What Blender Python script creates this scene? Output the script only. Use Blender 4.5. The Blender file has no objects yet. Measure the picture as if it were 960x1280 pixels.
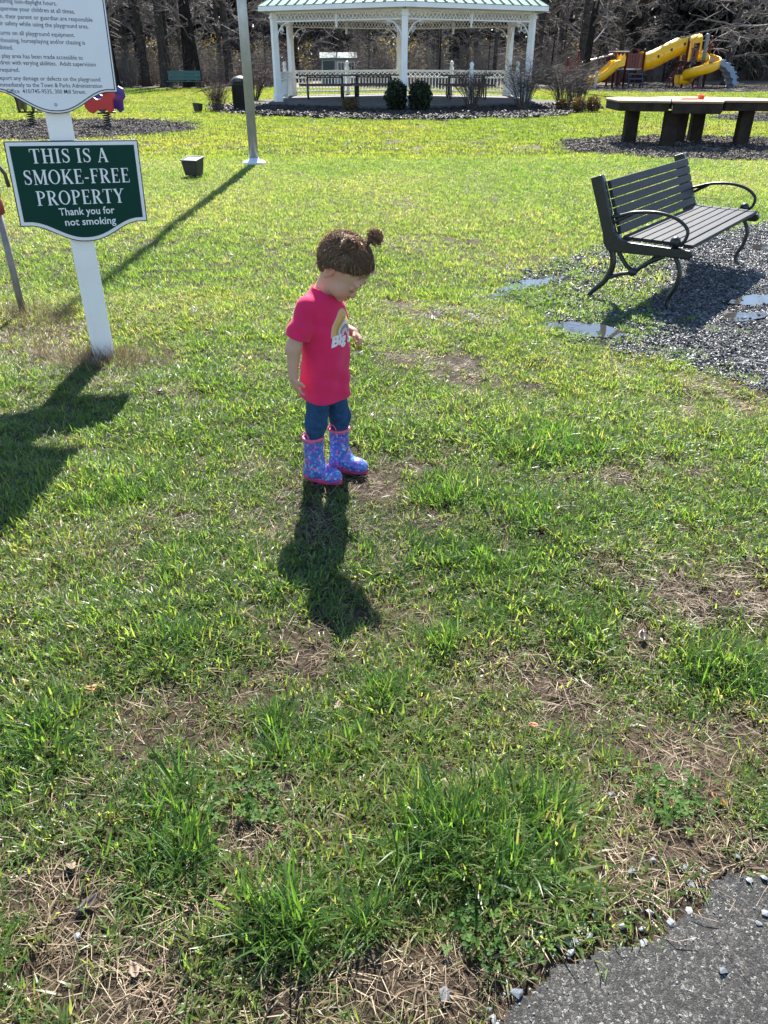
import bpy, bmesh, math, random
import numpy as np
from mathutils import Vector, Matrix, Euler
from mathutils.bvhtree import BVHTree

random.seed(7)
RNG = np.random.default_rng(7)
R = math.radians
sc = bpy.context.scene
COL = sc.collection

# ------------------------------------------------------------------ camera, sky, sun, exposure
cam_d = bpy.data.cameras.new('camera'); cam = bpy.data.objects.new('camera', cam_d); COL.objects.link(cam)
cam_d.sensor_fit = 'VERTICAL'; cam_d.sensor_height = 36.0; cam_d.lens = 27.03
cam_d.clip_start = 0.02; cam_d.clip_end = 1500
cam.location = (0, 0, 1.45); cam.rotation_euler = (R(90 - 30.585), 0, 0)
sc.camera = cam

SUN_EL = 46.5
SUN_AZ = 0.5          # degrees from +Y towards +X
world = bpy.data.worlds.new('World'); sc.world = world; world.use_nodes = True
wn = world.node_tree; bg = wn.nodes['Background']
sky = wn.nodes.new('ShaderNodeTexSky'); sky.sky_type = 'NISHITA'; sky.sun_disc = False
sky.sun_elevation = R(SUN_EL); sky.sun_rotation = R(SUN_AZ); sky.air_density = 1.0; sky.dust_density = 0.15; sky.ozone_density = 2.0
wn.links.new(sky.outputs[0], bg.inputs[0]); bg.inputs[1].default_value = 0.085
sun_d = bpy.data.lights.new('sun', 'SUN'); sun_d.energy = 5.0; sun_d.angle = R(0.53); sun_d.color = (1.0, 0.95, 0.86)
sun = bpy.data.objects.new('sun', sun_d); COL.objects.link(sun)
sun.rotation_euler = (R(-(90 - SUN_EL)), 0, R(-SUN_AZ)); sun.location = (0, 60, 60)
vs = sc.view_settings; vs.view_transform = 'Standard'; vs.look = 'None'; vs.gamma = 1; vs.use_curve_mapping = False
vs.exposure = 1.82

sc.cycles.max_bounces = 7; sc.cycles.diffuse_bounces = 3; sc.cycles.glossy_bounces = 3; sc.cycles.transmission_bounces = 4

# ------------------------------------------------------------------ helpers
def V(*a): return Vector(a)

class MB:
    """collects shapes for ONE mesh object"""
    def __init__(s): s.v = []; s.f = []; s.uvs = None
    def add(s, vs_, fs):
        n = len(s.v); s.v.extend([tuple(p) for p in vs_]); s.f.extend([tuple(i + n for i in f) for f in fs]); return s
    def box(s, c, d, rot=None):
        hx, hy, hz = d[0] / 2, d[1] / 2, d[2] / 2
        P = [Vector((x, y, z)) for z in (-hz, hz) for y in (-hy, hy) for x in (-hx, hx)]
        if rot is not None: P = [rot @ p for p in P]
        c = Vector(c)
        return s.add([p + c for p in P], [(0, 2, 3, 1), (4, 5, 7, 6), (0, 1, 5, 4), (2, 6, 7, 3), (0, 4, 6, 2), (1, 3, 7, 5)])
    def bar(s, a, b, w, t, up=(0, 0, 1)):
        a, b = Vector(a), Vector(b); d = (b - a); L = d.length; d.normalize()
        up = Vector(up); sd = d.cross(up)
        if sd.length < 1e-4: sd = d.cross(Vector((1, 0, 0)))
        sd.normalize(); u = sd.cross(d)
        rot = Matrix((d, sd, u)).transposed()
        return s.box((a + b) / 2, (L, w, t), rot)
    def tube(s, pts, r, n=8, caps=True, flat=1.0):
        pts = [Vector(p) for p in pts]; m = len(pts)
        rs = r if hasattr(r, '__len__') else [r] * m
        ref = Vector((0, 0, 1)); prev = None; V_ = []; F = []
        for i, p in enumerate(pts):
            t = (pts[min(i + 1, m - 1)] - pts[max(i - 1, 0)])
            if t.length < 1e-9: t = Vector((0, 0, 1))
            t.normalize()
            if prev is None:
                a = ref if abs(t.z) < .9 else Vector((1, 0, 0)); x = t.cross(a).normalized()
            else:
                x = (prev - t * prev.dot(t))
                x = x.normalized() if x.length > 1e-6 else t.orthogonal().normalized()
            y = t.cross(x); prev = x
            for k in range(n):
                an = 2 * math.pi * k / n
                V_.append(p + x * (math.cos(an) * rs[i]) + y * (math.sin(an) * rs[i] * flat))
        for i in range(m - 1):
            for k in range(n):
                k2 = (k + 1) % n
                F.append((i * n + k, i * n + k2, (i + 1) * n + k2, (i + 1) * n + k))
        if caps:
            F.append(tuple(range(n - 1, -1, -1))); F.append(tuple((m - 1) * n + k for k in range(n)))
        return s.add(V_, F)
    def lathe(s, prof, n=16, o=(0, 0, 0), caps=True):
        V_ = []; F = []; o = Vector(o); m = len(prof)
        for r, z in prof:
            for k in range(n):
                an = 2 * math.pi * k / n; V_.append(o + Vector((r * math.cos(an), r * math.sin(an), z)))
        for i in range(m - 1):
            for k in range(n):
                k2 = (k + 1) % n; F.append((i * n + k, i * n + k2, (i + 1) * n + k2, (i + 1) * n + k))
        if caps:
            F.append(tuple(range(n - 1, -1, -1))); F.append(tuple((m - 1) * n + k for k in range(n)))
        return s.add(V_, F)
    def prism(s, poly, z0, z1, M=None):
        n = len(poly); A = [Vector((p[0], p[1], z0)) for p in poly] + [Vector((p[0], p[1], z1)) for p in poly]
        if M is not None: A = [M @ p for p in A]
        F = [tuple(range(n - 1, -1, -1)), tuple(range(n, 2 * n))] + [(i, (i + 1) % n, n + (i + 1) % n, n + i) for i in range(n)]
        return s.add(A, F)
    def strip(s, A, B):
        n = len(A); return s.add(list(A) + list(B), [(i, i + 1, n + i + 1, n + i) for i in range(n - 1)])
    def mesh(s, name):
        me = bpy.data.meshes.new(name); me.from_pydata(s.v, [], s.f); me.validate(); me.update(); return me
    def build(s, name, mat, parent=None, smooth=False, bevel=0, kind=None):
        return obj(name, s.mesh(name), mat, parent, smooth, bevel, kind)

def obj(name, me, mat=None, parent=None, smooth=False, bevel=0, kind=None):
    o = bpy.data.objects.new(name, me); COL.objects.link(o)
    if mat is not None and len(me.materials) == 0: me.materials.append(mat)
    if smooth: me.polygons.foreach_set('use_smooth', [True] * len(me.polygons))
    if bevel:
        b = o.modifiers.new('bevel', 'BEVEL'); b.width = bevel; b.segments = 2; b.limit_method = 'ANGLE'; b.angle_limit = R(40)
    if parent is not None: o.parent = parent
    if kind: o['kind'] = kind
    return o

def np_mesh(name, v, f):
    """fast mesh from arrays; f is (n,3) or (n,4)"""
    v = np.asarray(v, np.float32); f = np.asarray(f, np.int32); k = f.shape[1]
    me = bpy.data.meshes.new(name); me.vertices.add(len(v)); me.vertices.foreach_set('co', v.ravel())
    me.loops.add(f.size); me.loops.foreach_set('vertex_index', f.ravel())
    me.polygons.add(len(f)); me.polygons.foreach_set('loop_start', np.arange(0, f.size, k, dtype=np.int32))
    me.polygons.foreach_set('loop_total', np.full(len(f), k, np.int32))
    me.update(calc_edges=True); me.validate(); return me

def thing(name, label, cat, loc=(0, 0, 0), rz=0, group=None):
    o = bpy.data.objects.new(name, None); COL.objects.link(o); o.location = loc; o.rotation_euler = (0, 0, rz)
    o.empty_display_size = .1
    return tag(o, label, cat, group)
def tag(o, label, cat, group=None):
    o['label'] = label; o['category'] = cat
    if group: o['group'] = group
    return o
def struct(o): o['kind'] = 'structure'; return o
def copy_tree(o, parent=None):
    c = o.copy(); COL.objects.link(c); c.parent = parent
    for ch in o.children: copy_tree(ch, c)
    return c

# value noise, numpy
_TAB = np.random.default_rng(3).random((64, 256, 256)).astype(np.float32)
def vn(x, y, scale, seed=0):
    x = np.asarray(x, np.float64) / scale + 1000.3 + seed * 17.7; y = np.asarray(y, np.float64) / scale + 1000.7 + seed * 31.1
    xi = np.floor(x).astype(int); yi = np.floor(y).astype(int); fx = x - xi; fy = y - yi
    fx = fx * fx * (3 - 2 * fx); fy = fy * fy * (3 - 2 * fy); T = _TAB[seed % 64]
    a = T[yi % 256, xi % 256]; b = T[yi % 256, (xi + 1) % 256]; c = T[(yi + 1) % 256, xi % 256]; d = T[(yi + 1) % 256, (xi + 1) % 256]
    return (a * (1 - fx) + b * fx) * (1 - fy) + (c * (1 - fx) + d * fx) * fy
def fbm(x, y, scale, seed=0, oct_=3):
    t = 0; a = 1; n = 0
    for i in range(oct_): t = t + a * vn(x, y, scale / 2 ** i, seed + i); n += a; a *= .5
    return t / n
def in_poly(x, y, poly):
    x = np.asarray(x); y = np.asarray(y); r = np.zeros(x.shape, bool); n = len(poly); j = n - 1
    for i in range(n):
        xi, yi = poly[i]; xj, yj = poly[j]
        c = ((yi > y) != (yj > y)) & (x < (xj - xi) * (y - yi) / (yj - yi + 1e-12) + xi); r ^= c; j = i
    return r
def poly_dist(x, y, poly, closed=True):
    """distance to the outline"""
    x = np.asarray(x, float); y = np.asarray(y, float); d = np.full(x.shape, 1e9); n = len(poly)
    for i in range(n if closed else n - 1):
        ax, ay = poly[i]; bx, by = poly[(i + 1) % n]; dx, dy = bx - ax, by - ay
        t = np.clip(((x - ax) * dx + (y - ay) * dy) / (dx * dx + dy * dy + 1e-12), 0, 1)
        d = np.minimum(d, np.hypot(x - ax - t * dx, y - ay - t * dy))
    return d

# ------------------------------------------------------------------ materials
def lin(r, g, b):
    f = lambda c: (c / 12.92 if c <= .04045 else ((c + .055) / 1.055) ** 2.4)
    return (f(r / 255), f(g / 255), f(b / 255))
def c4(c): return (c[0], c[1], c[2], 1)
def mat(name, base, rough=.6, metal=0.0, var=None, vscale=8, bump=0, bscale=40, spec=.5, base2=None, coat=0, detail=4):
    m = bpy.data.materials.new(name); m.use_nodes = True; nt = m.node_tree; b = nt.nodes['Principled BSDF']
    b.inputs['Roughness'].default_value = rough; b.inputs['Metallic'].default_value = metal
    b.inputs['Specular IOR Level'].default_value = spec; b.inputs['Coat Weight'].default_value = coat
    b.inputs['Base Color'].default_value = c4(base)
    tc = nt.nodes.new('ShaderNodeTexCoord')
    if var or base2:
        n = nt.nodes.new('ShaderNodeTexNoise'); n.inputs['Scale'].default_value = vscale; n.inputs['Detail'].default_value = detail; n.inputs['Roughness'].default_value = .62
        nt.links.new(tc.outputs['Object'], n.inputs['Vector'])
        r = nt.nodes.new('ShaderNodeValToRGB'); v = var or .3
        r.color_ramp.elements[0].position = .33; r.color_ramp.elements[1].position = .67
        c2 = base2 or tuple(min(1, c * (1 + v)) for c in base); c1 = base if base2 else tuple(c * (1 - v) for c in base)
        r.color_ramp.elements[0].color = c4(c1); r.color_ramp.elements[1].color = c4(c2)
        nt.links.new(n.outputs['Fac'], r.inputs['Fac']); nt.links.new(r.outputs[0], b.inputs['Base Color'])
    if bump:
        n2 = nt.nodes.new('ShaderNodeTexNoise'); n2.inputs['Scale'].default_value = bscale; n2.inputs['Detail'].default_value = 5
        nt.links.new(tc.outputs['Object'], n2.inputs['Vector'])
        bp = nt.nodes.new('ShaderNodeBump'); bp.inputs['Strength'].default_value = bump; bp.inputs['Distance'].default_value = .01
        nt.links.new(n2.outputs['Fac'], bp.inputs['Height']); nt.links.new(bp.outputs[0], b.inputs['Normal'])
    return m

def leaf_mat(name, cols, trans=.45, rough=.4, spec=.4, attr='tint', ttint=(1.5, 1.4, .5), tip=None):
    """thin leaf: reflects and lets light through; colour from a ramp over the per-plant value, tip / root from the blade's own 't'"""
    m = bpy.data.materials.new(name); m.use_nodes = True; nt = m.node_tree; L = nt.links; b = nt.nodes['Principled BSDF']; out = nt.nodes['Material Output']
    b.inputs['Roughness'].default_value = rough; b.inputs['Specular IOR Level'].default_value = spec
    a = nt.nodes.new('ShaderNodeAttribute'); a.attribute_type = 'INSTANCER'; a.attribute_name = attr
    g = nt.nodes.new('ShaderNodeAttribute'); g.attribute_type = 'GEOMETRY'; g.attribute_name = 'bv'
    add = nt.nodes.new('ShaderNodeMath'); add.operation = 'ADD'; L.new(a.outputs['Fac'], add.inputs[0]); L.new(g.outputs['Fac'], add.inputs[1])
    r = nt.nodes.new('ShaderNodeValToRGB'); el = r.color_ramp.elements
    for i, (p, c) in enumerate(cols):
        e = el[i] if i < 2 else el.new(p)
        e.position = p; e.color = c4(c)
    L.new(add.outputs[0], r.inputs['Fac']); col = r.outputs[0]
    if tip is not None:
        t = nt.nodes.new('ShaderNodeAttribute'); t.attribute_type = 'GEOMETRY'; t.attribute_name = 'bt'
        mx = nt.nodes.new('ShaderNodeMix'); mx.data_type = 'RGBA'
        rr = nt.nodes.new('ShaderNodeValToRGB'); rr.color_ramp.elements[0].position = .0; rr.color_ramp.elements[0].color = (.8, .8, .8, 1)
        rr.color_ramp.elements[1].position = .45; rr.color_ramp.elements[1].color = (0, 0, 0, 1)
        L.new(t.outputs['Fac'], rr.inputs['Fac']); L.new(rr.outputs[0], mx.inputs['Factor'])
        L.new(col, mx.inputs['A']); mx.inputs['B'].default_value = c4(tip); col = mx.outputs['Result']
    L.new(col, b.inputs['Base Color'])
    tr = nt.nodes.new('ShaderNodeBsdfTranslucent'); ml = nt.nodes.new('ShaderNodeMix'); ml.data_type = 'RGBA'; ml.blend_type = 'MULTIPLY'; ml.inputs['Factor'].default_value = 1
    L.new(col, ml.inputs['A']); ml.inputs['B'].default_value = c4(ttint); L.new(ml.outputs['Result'], tr.inputs['Color'])
    mix = nt.nodes.new('ShaderNodeMixShader'); mix.inputs[0].default_value = trans
    L.new(b.outputs[0], mix.inputs[1]); L.new(tr.outputs[0], mix.inputs[2]); L.new(mix.outputs[0], out.inputs[0])
    return m

# ------------------------------------------------------------------ scatter: points carrying copies of small clumps (for uncountable stuff)
def scatter(name, protos, pts, rot, scl, idx, tint, kind='stuff', parent=None):
    pc = bpy.data.collections.new(name + '_clumps')
    for i, me in enumerate(protos):
        o = bpy.data.objects.new('%s_clump_%02d' % (name, i), me); pc.objects.link(o)
    me = bpy.data.meshes.new(name); n = len(pts); me.vertices.add(n); me.vertices.foreach_set('co', np.asarray(pts, np.float32).ravel())
    a = me.attributes.new('rot', 'FLOAT_VECTOR', 'POINT'); a.data.foreach_set('vector', np.asarray(rot, np.float32).ravel())
    scl = np.asarray(scl, np.float32)
    if scl.ndim == 1: scl = np.repeat(scl[:, None], 3, 1)
    a = me.attributes.new('scl', 'FLOAT_VECTOR', 'POINT'); a.data.foreach_set('vector', scl.ravel())
    a = me.attributes.new('idx', 'INT', 'POINT'); a.data.foreach_set('value', np.asarray(idx, np.int32))
    a = me.attributes.new('tint', 'FLOAT', 'POINT'); a.data.foreach_set('value', np.asarray(tint, np.float32))
    for p in protos:
        for m in p.materials:
            if m.name not in [q.name for q in me.materials]: me.materials.append(m)
    o = bpy.data.objects.new(name, me); COL.objects.link(o); o['kind'] = kind
    if parent is not None: o.parent = parent
    ng = bpy.data.node_groups.new(name + '_nodes', 'GeometryNodeTree')
    ng.interface.new_socket('Geometry', in_out='INPUT', socket_type='NodeSocketGeometry'); ng.interface.new_socket('Geometry', in_out='OUTPUT', socket_type='NodeSocketGeometry')
    N = ng.nodes; L = ng.links
    gi = N.new('NodeGroupInput'); go = N.new('NodeGroupOutput'); ci = N.new('GeometryNodeCollectionInfo'); ip = N.new('GeometryNodeInstanceOnPoints')
    ci.inputs['Collection'].default_value = pc; ci.inputs['Separate Children'].default_value = True; ci.inputs['Reset Children'].default_value = True
    def na(nm, dt):
        q = N.new('GeometryNodeInputNamedAttribute'); q.data_type = dt; q.inputs['Name'].default_value = nm; return q.outputs['Attribute']
    er = N.new('FunctionNodeEulerToRotation')
    L.new(na('rot', 'FLOAT_VECTOR'), er.inputs[0]); L.new(er.outputs[0], ip.inputs['Rotation'])
    L.new(na('scl', 'FLOAT_VECTOR'), ip.inputs['Scale']); L.new(na('idx', 'INT'), ip.inputs['Instance Index'])
    ip.inputs['Pick Instance'].default_value = True
    L.new(gi.outputs[0], ip.inputs['Points']); L.new(ci.outputs[0], ip.inputs['Instance']); L.new(ip.outputs[0], go.inputs[0])
    md = o.modifiers.new('scatter', 'NODES'); md.node_group = ng
    return o
# ================================================================== SETTING: ground, path, beds, water
PATH = [(0.06, .30), (.115, .60), (.19, .715), (.29, .795), (.38, .83), (.48, .87), (.59, .935), (.69, .975), (.81, 1.025), (1.11, 1.15), (1.7, 1.42), (3.2, 2.0), (3.2, .30)]
PAD = [(1.0, 4.47), (1.05, 4.75), (1.0, 5.1), (.86, 5.35), (.78, 5.63), (1.15, 6.2), (1.6, 6.7), (2.07, 7.3), (2.76, 7.5), (3.98, 8.3), (5.2, 8.6), (6.6, 7.6), (7, 5.5), (5.5, 3.5), (3.4, 2.5), (2.25, 3.1), (1.92, 3.62), (1.78, 3.87), (1.65, 4.10), (1.43, 4.27), (1.22, 4.4)]
BEDS = {'spring': (-7.9, 20.2, 3.5, 3.1), 'table': (6.1, 15.9, 2.75, 2.15), 'tree': (13.3, 23.5, 4.2, 3.0), 'play': (17.0, 47.0, 9.5, 5.5), 'gazebo': (.75, 30.2, 6.6, 7.2)}
def ell(x, y, b, wob=.08):
    cx, cy, rx, ry = BEDS[b]; x = np.asarray(x, float); y = np.asarray(y, float)
    return np.hypot((x - cx) / rx, (y - cy) / ry) + wob * (fbm(x, y, .9, 21) - .5) * 2
def sstep(a, b, t): t = np.clip((t - a) / (b - a), 0, 1); return t * t * (3 - 2 * t)
def ground_z(x, y):
    x = np.asarray(x, float); y = np.asarray(y, float)
    h = .050 * (fbm(x, y, .7, 1, 2) - .5) + .030 * (fbm(x, y, .2, 5, 2) - .5)
    near = 1 - sstep(6, 11, y) * 1.0
    h = h * near * (1 - sstep(5, 9, np.abs(x)))
    dp = poly_dist(x, y, PATH); ip = in_poly(x, y, PATH)
    h = np.where(ip, -.006, h * sstep(0, .12, dp) - .002)
    dq = poly_dist(x, y, PAD); iq = in_poly(x, y, PAD)
    h = np.where(iq, h * (1 - .92 * sstep(0, .5, dq)) - .012 * sstep(0, .4, dq), h)
    return h
def gz(x, y): return float(ground_z(np.array([x]), np.array([y]))[0])

def axis(lo, hi, step, far_lo, far_hi, g=1.22):
    a = list(np.arange(lo, hi + 1e-6, step)); s = step
    while a[-1] < far_hi: s *= g; a.append(a[-1] + s)
    s = step
    while a[0] > far_lo: s *= g; a.insert(0, a[0] - s)
    return np.array(a)
gx = axis(-2.6, 3.2, .022, -420, 420); gy = axis(.3, 6.6, .024, -40, 700)
X, Y = np.meshgrid(gx, gy); Zg = ground_z(X, Y)
nx, ny = len(gx), len(gy); ii = (np.arange(ny - 1)[:, None] * nx + np.arange(nx - 1)[None]).ravel()
gm = np_mesh('ground', np.stack([X, Y, Zg], -1).reshape(-1, 3), np.stack([ii, ii + 1, ii + nx + 1, ii + nx], -1))

# soil: damp brown earth with paler dry crumbs; thin dead turf colour away from the bare spots
soil = bpy.data.materials.new('soil'); soil.use_nodes = True; nt = soil.node_tree; L = nt.links; b = nt.nodes['Principled BSDF']
tc = nt.nodes.new('ShaderNodeTexCoord')
def noise(nt, tc, scale, detail=5, rough=.6):
    n = nt.nodes.new('ShaderNodeTexNoise'); n.inputs['Scale'].default_value = scale; n.inputs['Detail'].default_value = detail; n.inputs['Roughness'].default_value = rough
    nt.links.new(tc.outputs['Object'], n.inputs['Vector']); return n
def ramp(nt, src, stops):
    r = nt.nodes.new('ShaderNodeValToRGB'); el = r.color_ramp.elements
    for i, (p, c) in enumerate(stops):
        e = el[i] if i < 2 else el.new(p)
        e.position = p; e.color = c4(c)
    nt.links.new(src, r.inputs['Fac']); return r
n1 = noise(nt, tc, 26, 8, .7); r1 = ramp(nt, n1.outputs['Fac'], [(.30, (.022, .016, .012)), (.50, (.070, .051, .037)), (.62, (.135, .103, .076)), (.74, (.26, .21, .165))])
n2 = noise(nt, tc, .9, 4, .6); r2 = ramp(nt, n2.outputs['Fac'], [(.40, (.55, .55, .55)), (.62, (1.15, 1.1, 1.0))])
mx = nt.nodes.new('ShaderNodeMix'); mx.data_type = 'RGBA'; mx.blend_type = 'MULTIPLY'; mx.inputs['Factor'].default_value = 1
L.new(r1.outputs[0], mx.inputs['A']); L.new(r2.outputs[0], mx.inputs['B']); L.new(mx.outputs['Result'], b.inputs['Base Color'])
n3 = noise(nt, tc, 90, 6, .7); bp = nt.nodes.new('ShaderNodeBump'); bp.inputs['Strength'].default_value = 1.0; bp.inputs['Distance'].default_value = .02
L.new(n3.outputs['Fac'], bp.inputs['Height']); L.new(bp.outputs[0], b.inputs['Normal']); b.inputs['Roughness'].default_value = .8
b.inputs['Specular IOR Level'].default_value = .15
ground = struct(obj('ground', gm, soil, smooth=True))

def sheet(name, inside, bounds, step, dz, m, flat=None, keep=None):
    """sheet laid on the ground where inside(x,y) is true"""
    xs = np.arange(bounds[0], bounds[1] + step, step); ys = np.arange(bounds[2], bounds[3] + step, step)
    X, Y = np.meshgrid(xs, ys); ins = inside(X, Y); Z = (ground_z(X, Y) if flat is None else np.full(X.shape, flat)) + dz
    nx = len(xs); cell = ins[:-1, :-1] & ins[1:, :-1] & ins[:-1, 1:] & ins[1:, 1:]
    j, i = np.nonzero(cell); a = j * nx + i
    f = np.stack([a, a + 1, a + nx + 1, a + nx], -1); used = np.unique(f); mp = -np.ones(X.size, int); mp[used] = np.arange(len(used))
    v = np.stack([X, Y, Z], -1).reshape(-1, 3)[used]
    return struct(obj(name, np_mesh(name, v, mp[f]), m, smooth=True))

# asphalt: dark binder, pale and dark aggregate, rough
asph = bpy.data.materials.new('asphalt'); asph.use_nodes = True; nt = asph.node_tree; L = nt.links; b = nt.nodes['Principled BSDF']; tc = nt.nodes.new('ShaderNodeTexCoord')
vo = nt.nodes.new('ShaderNodeTexVoronoi'); vo.inputs['Scale'].default_value = 230; L.new(tc.outputs['Object'], vo.inputs['Vector'])
wv = noise(nt, tc, 110, 3); wm = nt.nodes.new('ShaderNodeMix'); wm.data_type = 'RGBA'; wm.blend_type = 'LINEAR_LIGHT'; wm.inputs['Factor'].default_value = .012; L.new(tc.outputs['Object'], wm.inputs['A']); L.new(wv.outputs['Color'], wm.inputs['B']); L.new(wm.outputs['Result'], vo.inputs['Vector'])
sp = nt.nodes.new('ShaderNodeSeparateColor'); L.new(vo.outputs['Color'], sp.inputs[0])
ra = ramp(nt, sp.outputs[0], [(.0, (.018, .018, .018)), (.50, (.036, .035, .034)), (.78, (.062, .060, .058)), (.92, (.115, .113, .108)), (.985, (.22, .22, .21))])
ng2 = noise(nt, tc, 420, 2); edge = ramp(nt, ng2.outputs['Fac'], [(.35, (.55, .55, .55)), (.65, (1.35, 1.35, 1.35))])
mx = nt.nodes.new('ShaderNodeMix'); mx.data_type = 'RGBA'; mx.blend_type = 'MULTIPLY'; mx.inputs['Factor'].default_value = 1
L.new(ra.outputs[0], mx.inputs['A']); L.new(edge.outputs[0], mx.inputs['B'])
nb = noise(nt, tc, 3.2, 4); rb = ramp(nt, nb.outputs['Fac'], [(.3, (.75, .75, .75)), (.7, (1.3, 1.28, 1.22))])
mx2 = nt.nodes.new('ShaderNodeMix'); mx2.data_type = 'RGBA'; mx2.blend_type = 'MULTIPLY'; mx2.inputs['Factor'].default_value = 1
L.new(mx.outputs['Result'], mx2.inputs['A']); L.new(rb.outputs[0], mx2.inputs['B']); L.new(mx2.outputs['Result'], b.inputs['Base Color'])
b.inputs['Roughness'].default_value = .75; b.inputs['Specular IOR Level'].default_value = .3
nn = noise(nt, tc, 130, 6, .75); ad = nt.nodes.new('ShaderNodeMath'); ad.operation = 'SUBTRACT'; L.new(nn.outputs['Fac'], ad.inputs[0]); vm = nt.nodes.new('ShaderNodeMath'); vm.operation = 'MULTIPLY'; vm.inputs[1].default_value = .45; L.new(vo.outputs['Distance'], vm.inputs[0]); L.new(vm.outputs[0], ad.inputs[1])
bp = nt.nodes.new('ShaderNodeBump'); bp.inputs['Strength'].default_value = .9; bp.inputs['Distance'].default_value = .005
L.new(ad.outputs[0], bp.inputs['Height']); L.new(bp.outputs[0], b.inputs['Normal'])
def path_in(x, y):
    w = .055 * (fbm(x, y, .10, 11, 4) - .5) * 2
    d = poly_dist(x, y, PATH); ins = in_poly(x, y, PATH); return np.where(ins, d, -d) + w > .012
path = sheet('path', path_in, (0, 3.3, .3, 2.1), .008, .012, asph, flat=0)

bark = mat('mulch_base', (.022, .017, .014), .9, base2=(.07, .055, .046), vscale=30, bump=.8, bscale=60)
grav = mat('gravel_base', (.03, .03, .032), .85, base2=(.10, .098, .096), vscale=45, bump=.9, bscale=90, spec=.2)
def bed_sheet(name, key, step, m, dz=.012): 
    cx, cy, rx, ry = BEDS[key]
    return sheet(name, lambda x, y: ell(x, y, key) < 1, (cx - rx * 1.15, cx + rx * 1.15, cy - ry * 1.15, cy + ry * 1.15), step, dz, m)
bed_sheet('mulch_bed', 'spring', .09, bark); bed_sheet('mulch_bed', 'table', .08, bark); bed_sheet('mulch_bed', 'tree', .12, bark)
bed_sheet('mulch_bed', 'play', .2, bark, .02); bed_sheet('mulch_bed', 'gazebo', .12, mat('dark_mulch', (.012, .010, .009), .9, base2=(.04, .032, .028), vscale=25, bump=.8, bscale=50), .03)
pad_in = lambda x, y: np.where(in_poly(x, y, PAD), poly_dist(x, y, PAD), -poly_dist(x, y, PAD)) + .16 * (fbm(x, y, .5, 33) - .5) > 0
gravel_pad = sheet('gravel_pad', pad_in, (.6, 7.2, 2.4, 8.8), .03, .005, grav)
litter = mat('leaf_litter', (.045, .033, .022), .9, base2=(.17, .13, .085), vscale=3, bump=.6, bscale=12)
def woods_in(x, y): return y > 47.5 + 3.5 * (fbm(x, y, 6, 41) - .5) + np.where(x > 6, np.clip((x - 6) * .7, 0, 8), 0)
sheet('woodland_floor', woods_in, (-75, 75, 44, 125), .8, .025, litter, flat=0)

# puddles: still water in the low spots of the gravel
water = bpy.data.materials.new('puddle_water'); water.use_nodes = True; b = water.node_tree.nodes['Principled BSDF']
b.inputs['Base Color'].default_value = (.035, .032, .028, 1); b.inputs['Roughness'].default_value = .03; b.inputs['IOR'].default_value = 1.33; b.inputs['Specular IOR Level'].default_value = .9
nt = water.node_tree; tc = nt.nodes.new('ShaderNodeTexCoord'); nn = noise(nt, tc, 9, 2); bp = nt.nodes.new('ShaderNodeBump'); bp.inputs['Strength'].default_value = .05; bp.inputs['Distance'].default_value = .01
nt.links.new(nn.outputs['Fac'], bp.inputs['Height']); nt.links.new(bp.outputs[0], b.inputs['Normal'])
PUDS = [(1.20, 4.68, .24, .12, -.5), (1.27, 4.40, .07, .05, 0), (2.85, 5.38, .55, .16, .25), (1.08, 5.82, .38, .09, .65), (3.45, 7.1, .32, .12, .1), (2.35, 4.95, .20, .08, .4), (3.0, 5.2, .3, .12, .2), (.80, 5.45, .10, .035, .3)]
def pud_in(x, y, k):
    px, py, rx, ry, a = PUDS[k]; dx, dy = x - px, y - py; u = dx * math.cos(a) + dy * math.sin(a); w = -dx * math.sin(a) + dy * math.cos(a)
    return np.hypot(u / rx, w / ry) + .9 * (fbm(x, y, .16, 50 + k) - .5) < 1
for k, (px, py, rx, ry, a) in enumerate(PUDS):
    zmax = gz(px, py) + .017
    sheet('water', lambda x, y, k=k: pud_in(x, y, k), (px - rx * 1.6, px + rx * 1.6, py - rx * 1.6, py + rx * 1.6), .008, 0, water, flat=zmax)
def any_pud(x, y):
    r = np.zeros(np.shape(x), bool)
    for k in range(len(PUDS)): r |= pud_in(x, y, k)
    return r

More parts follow.
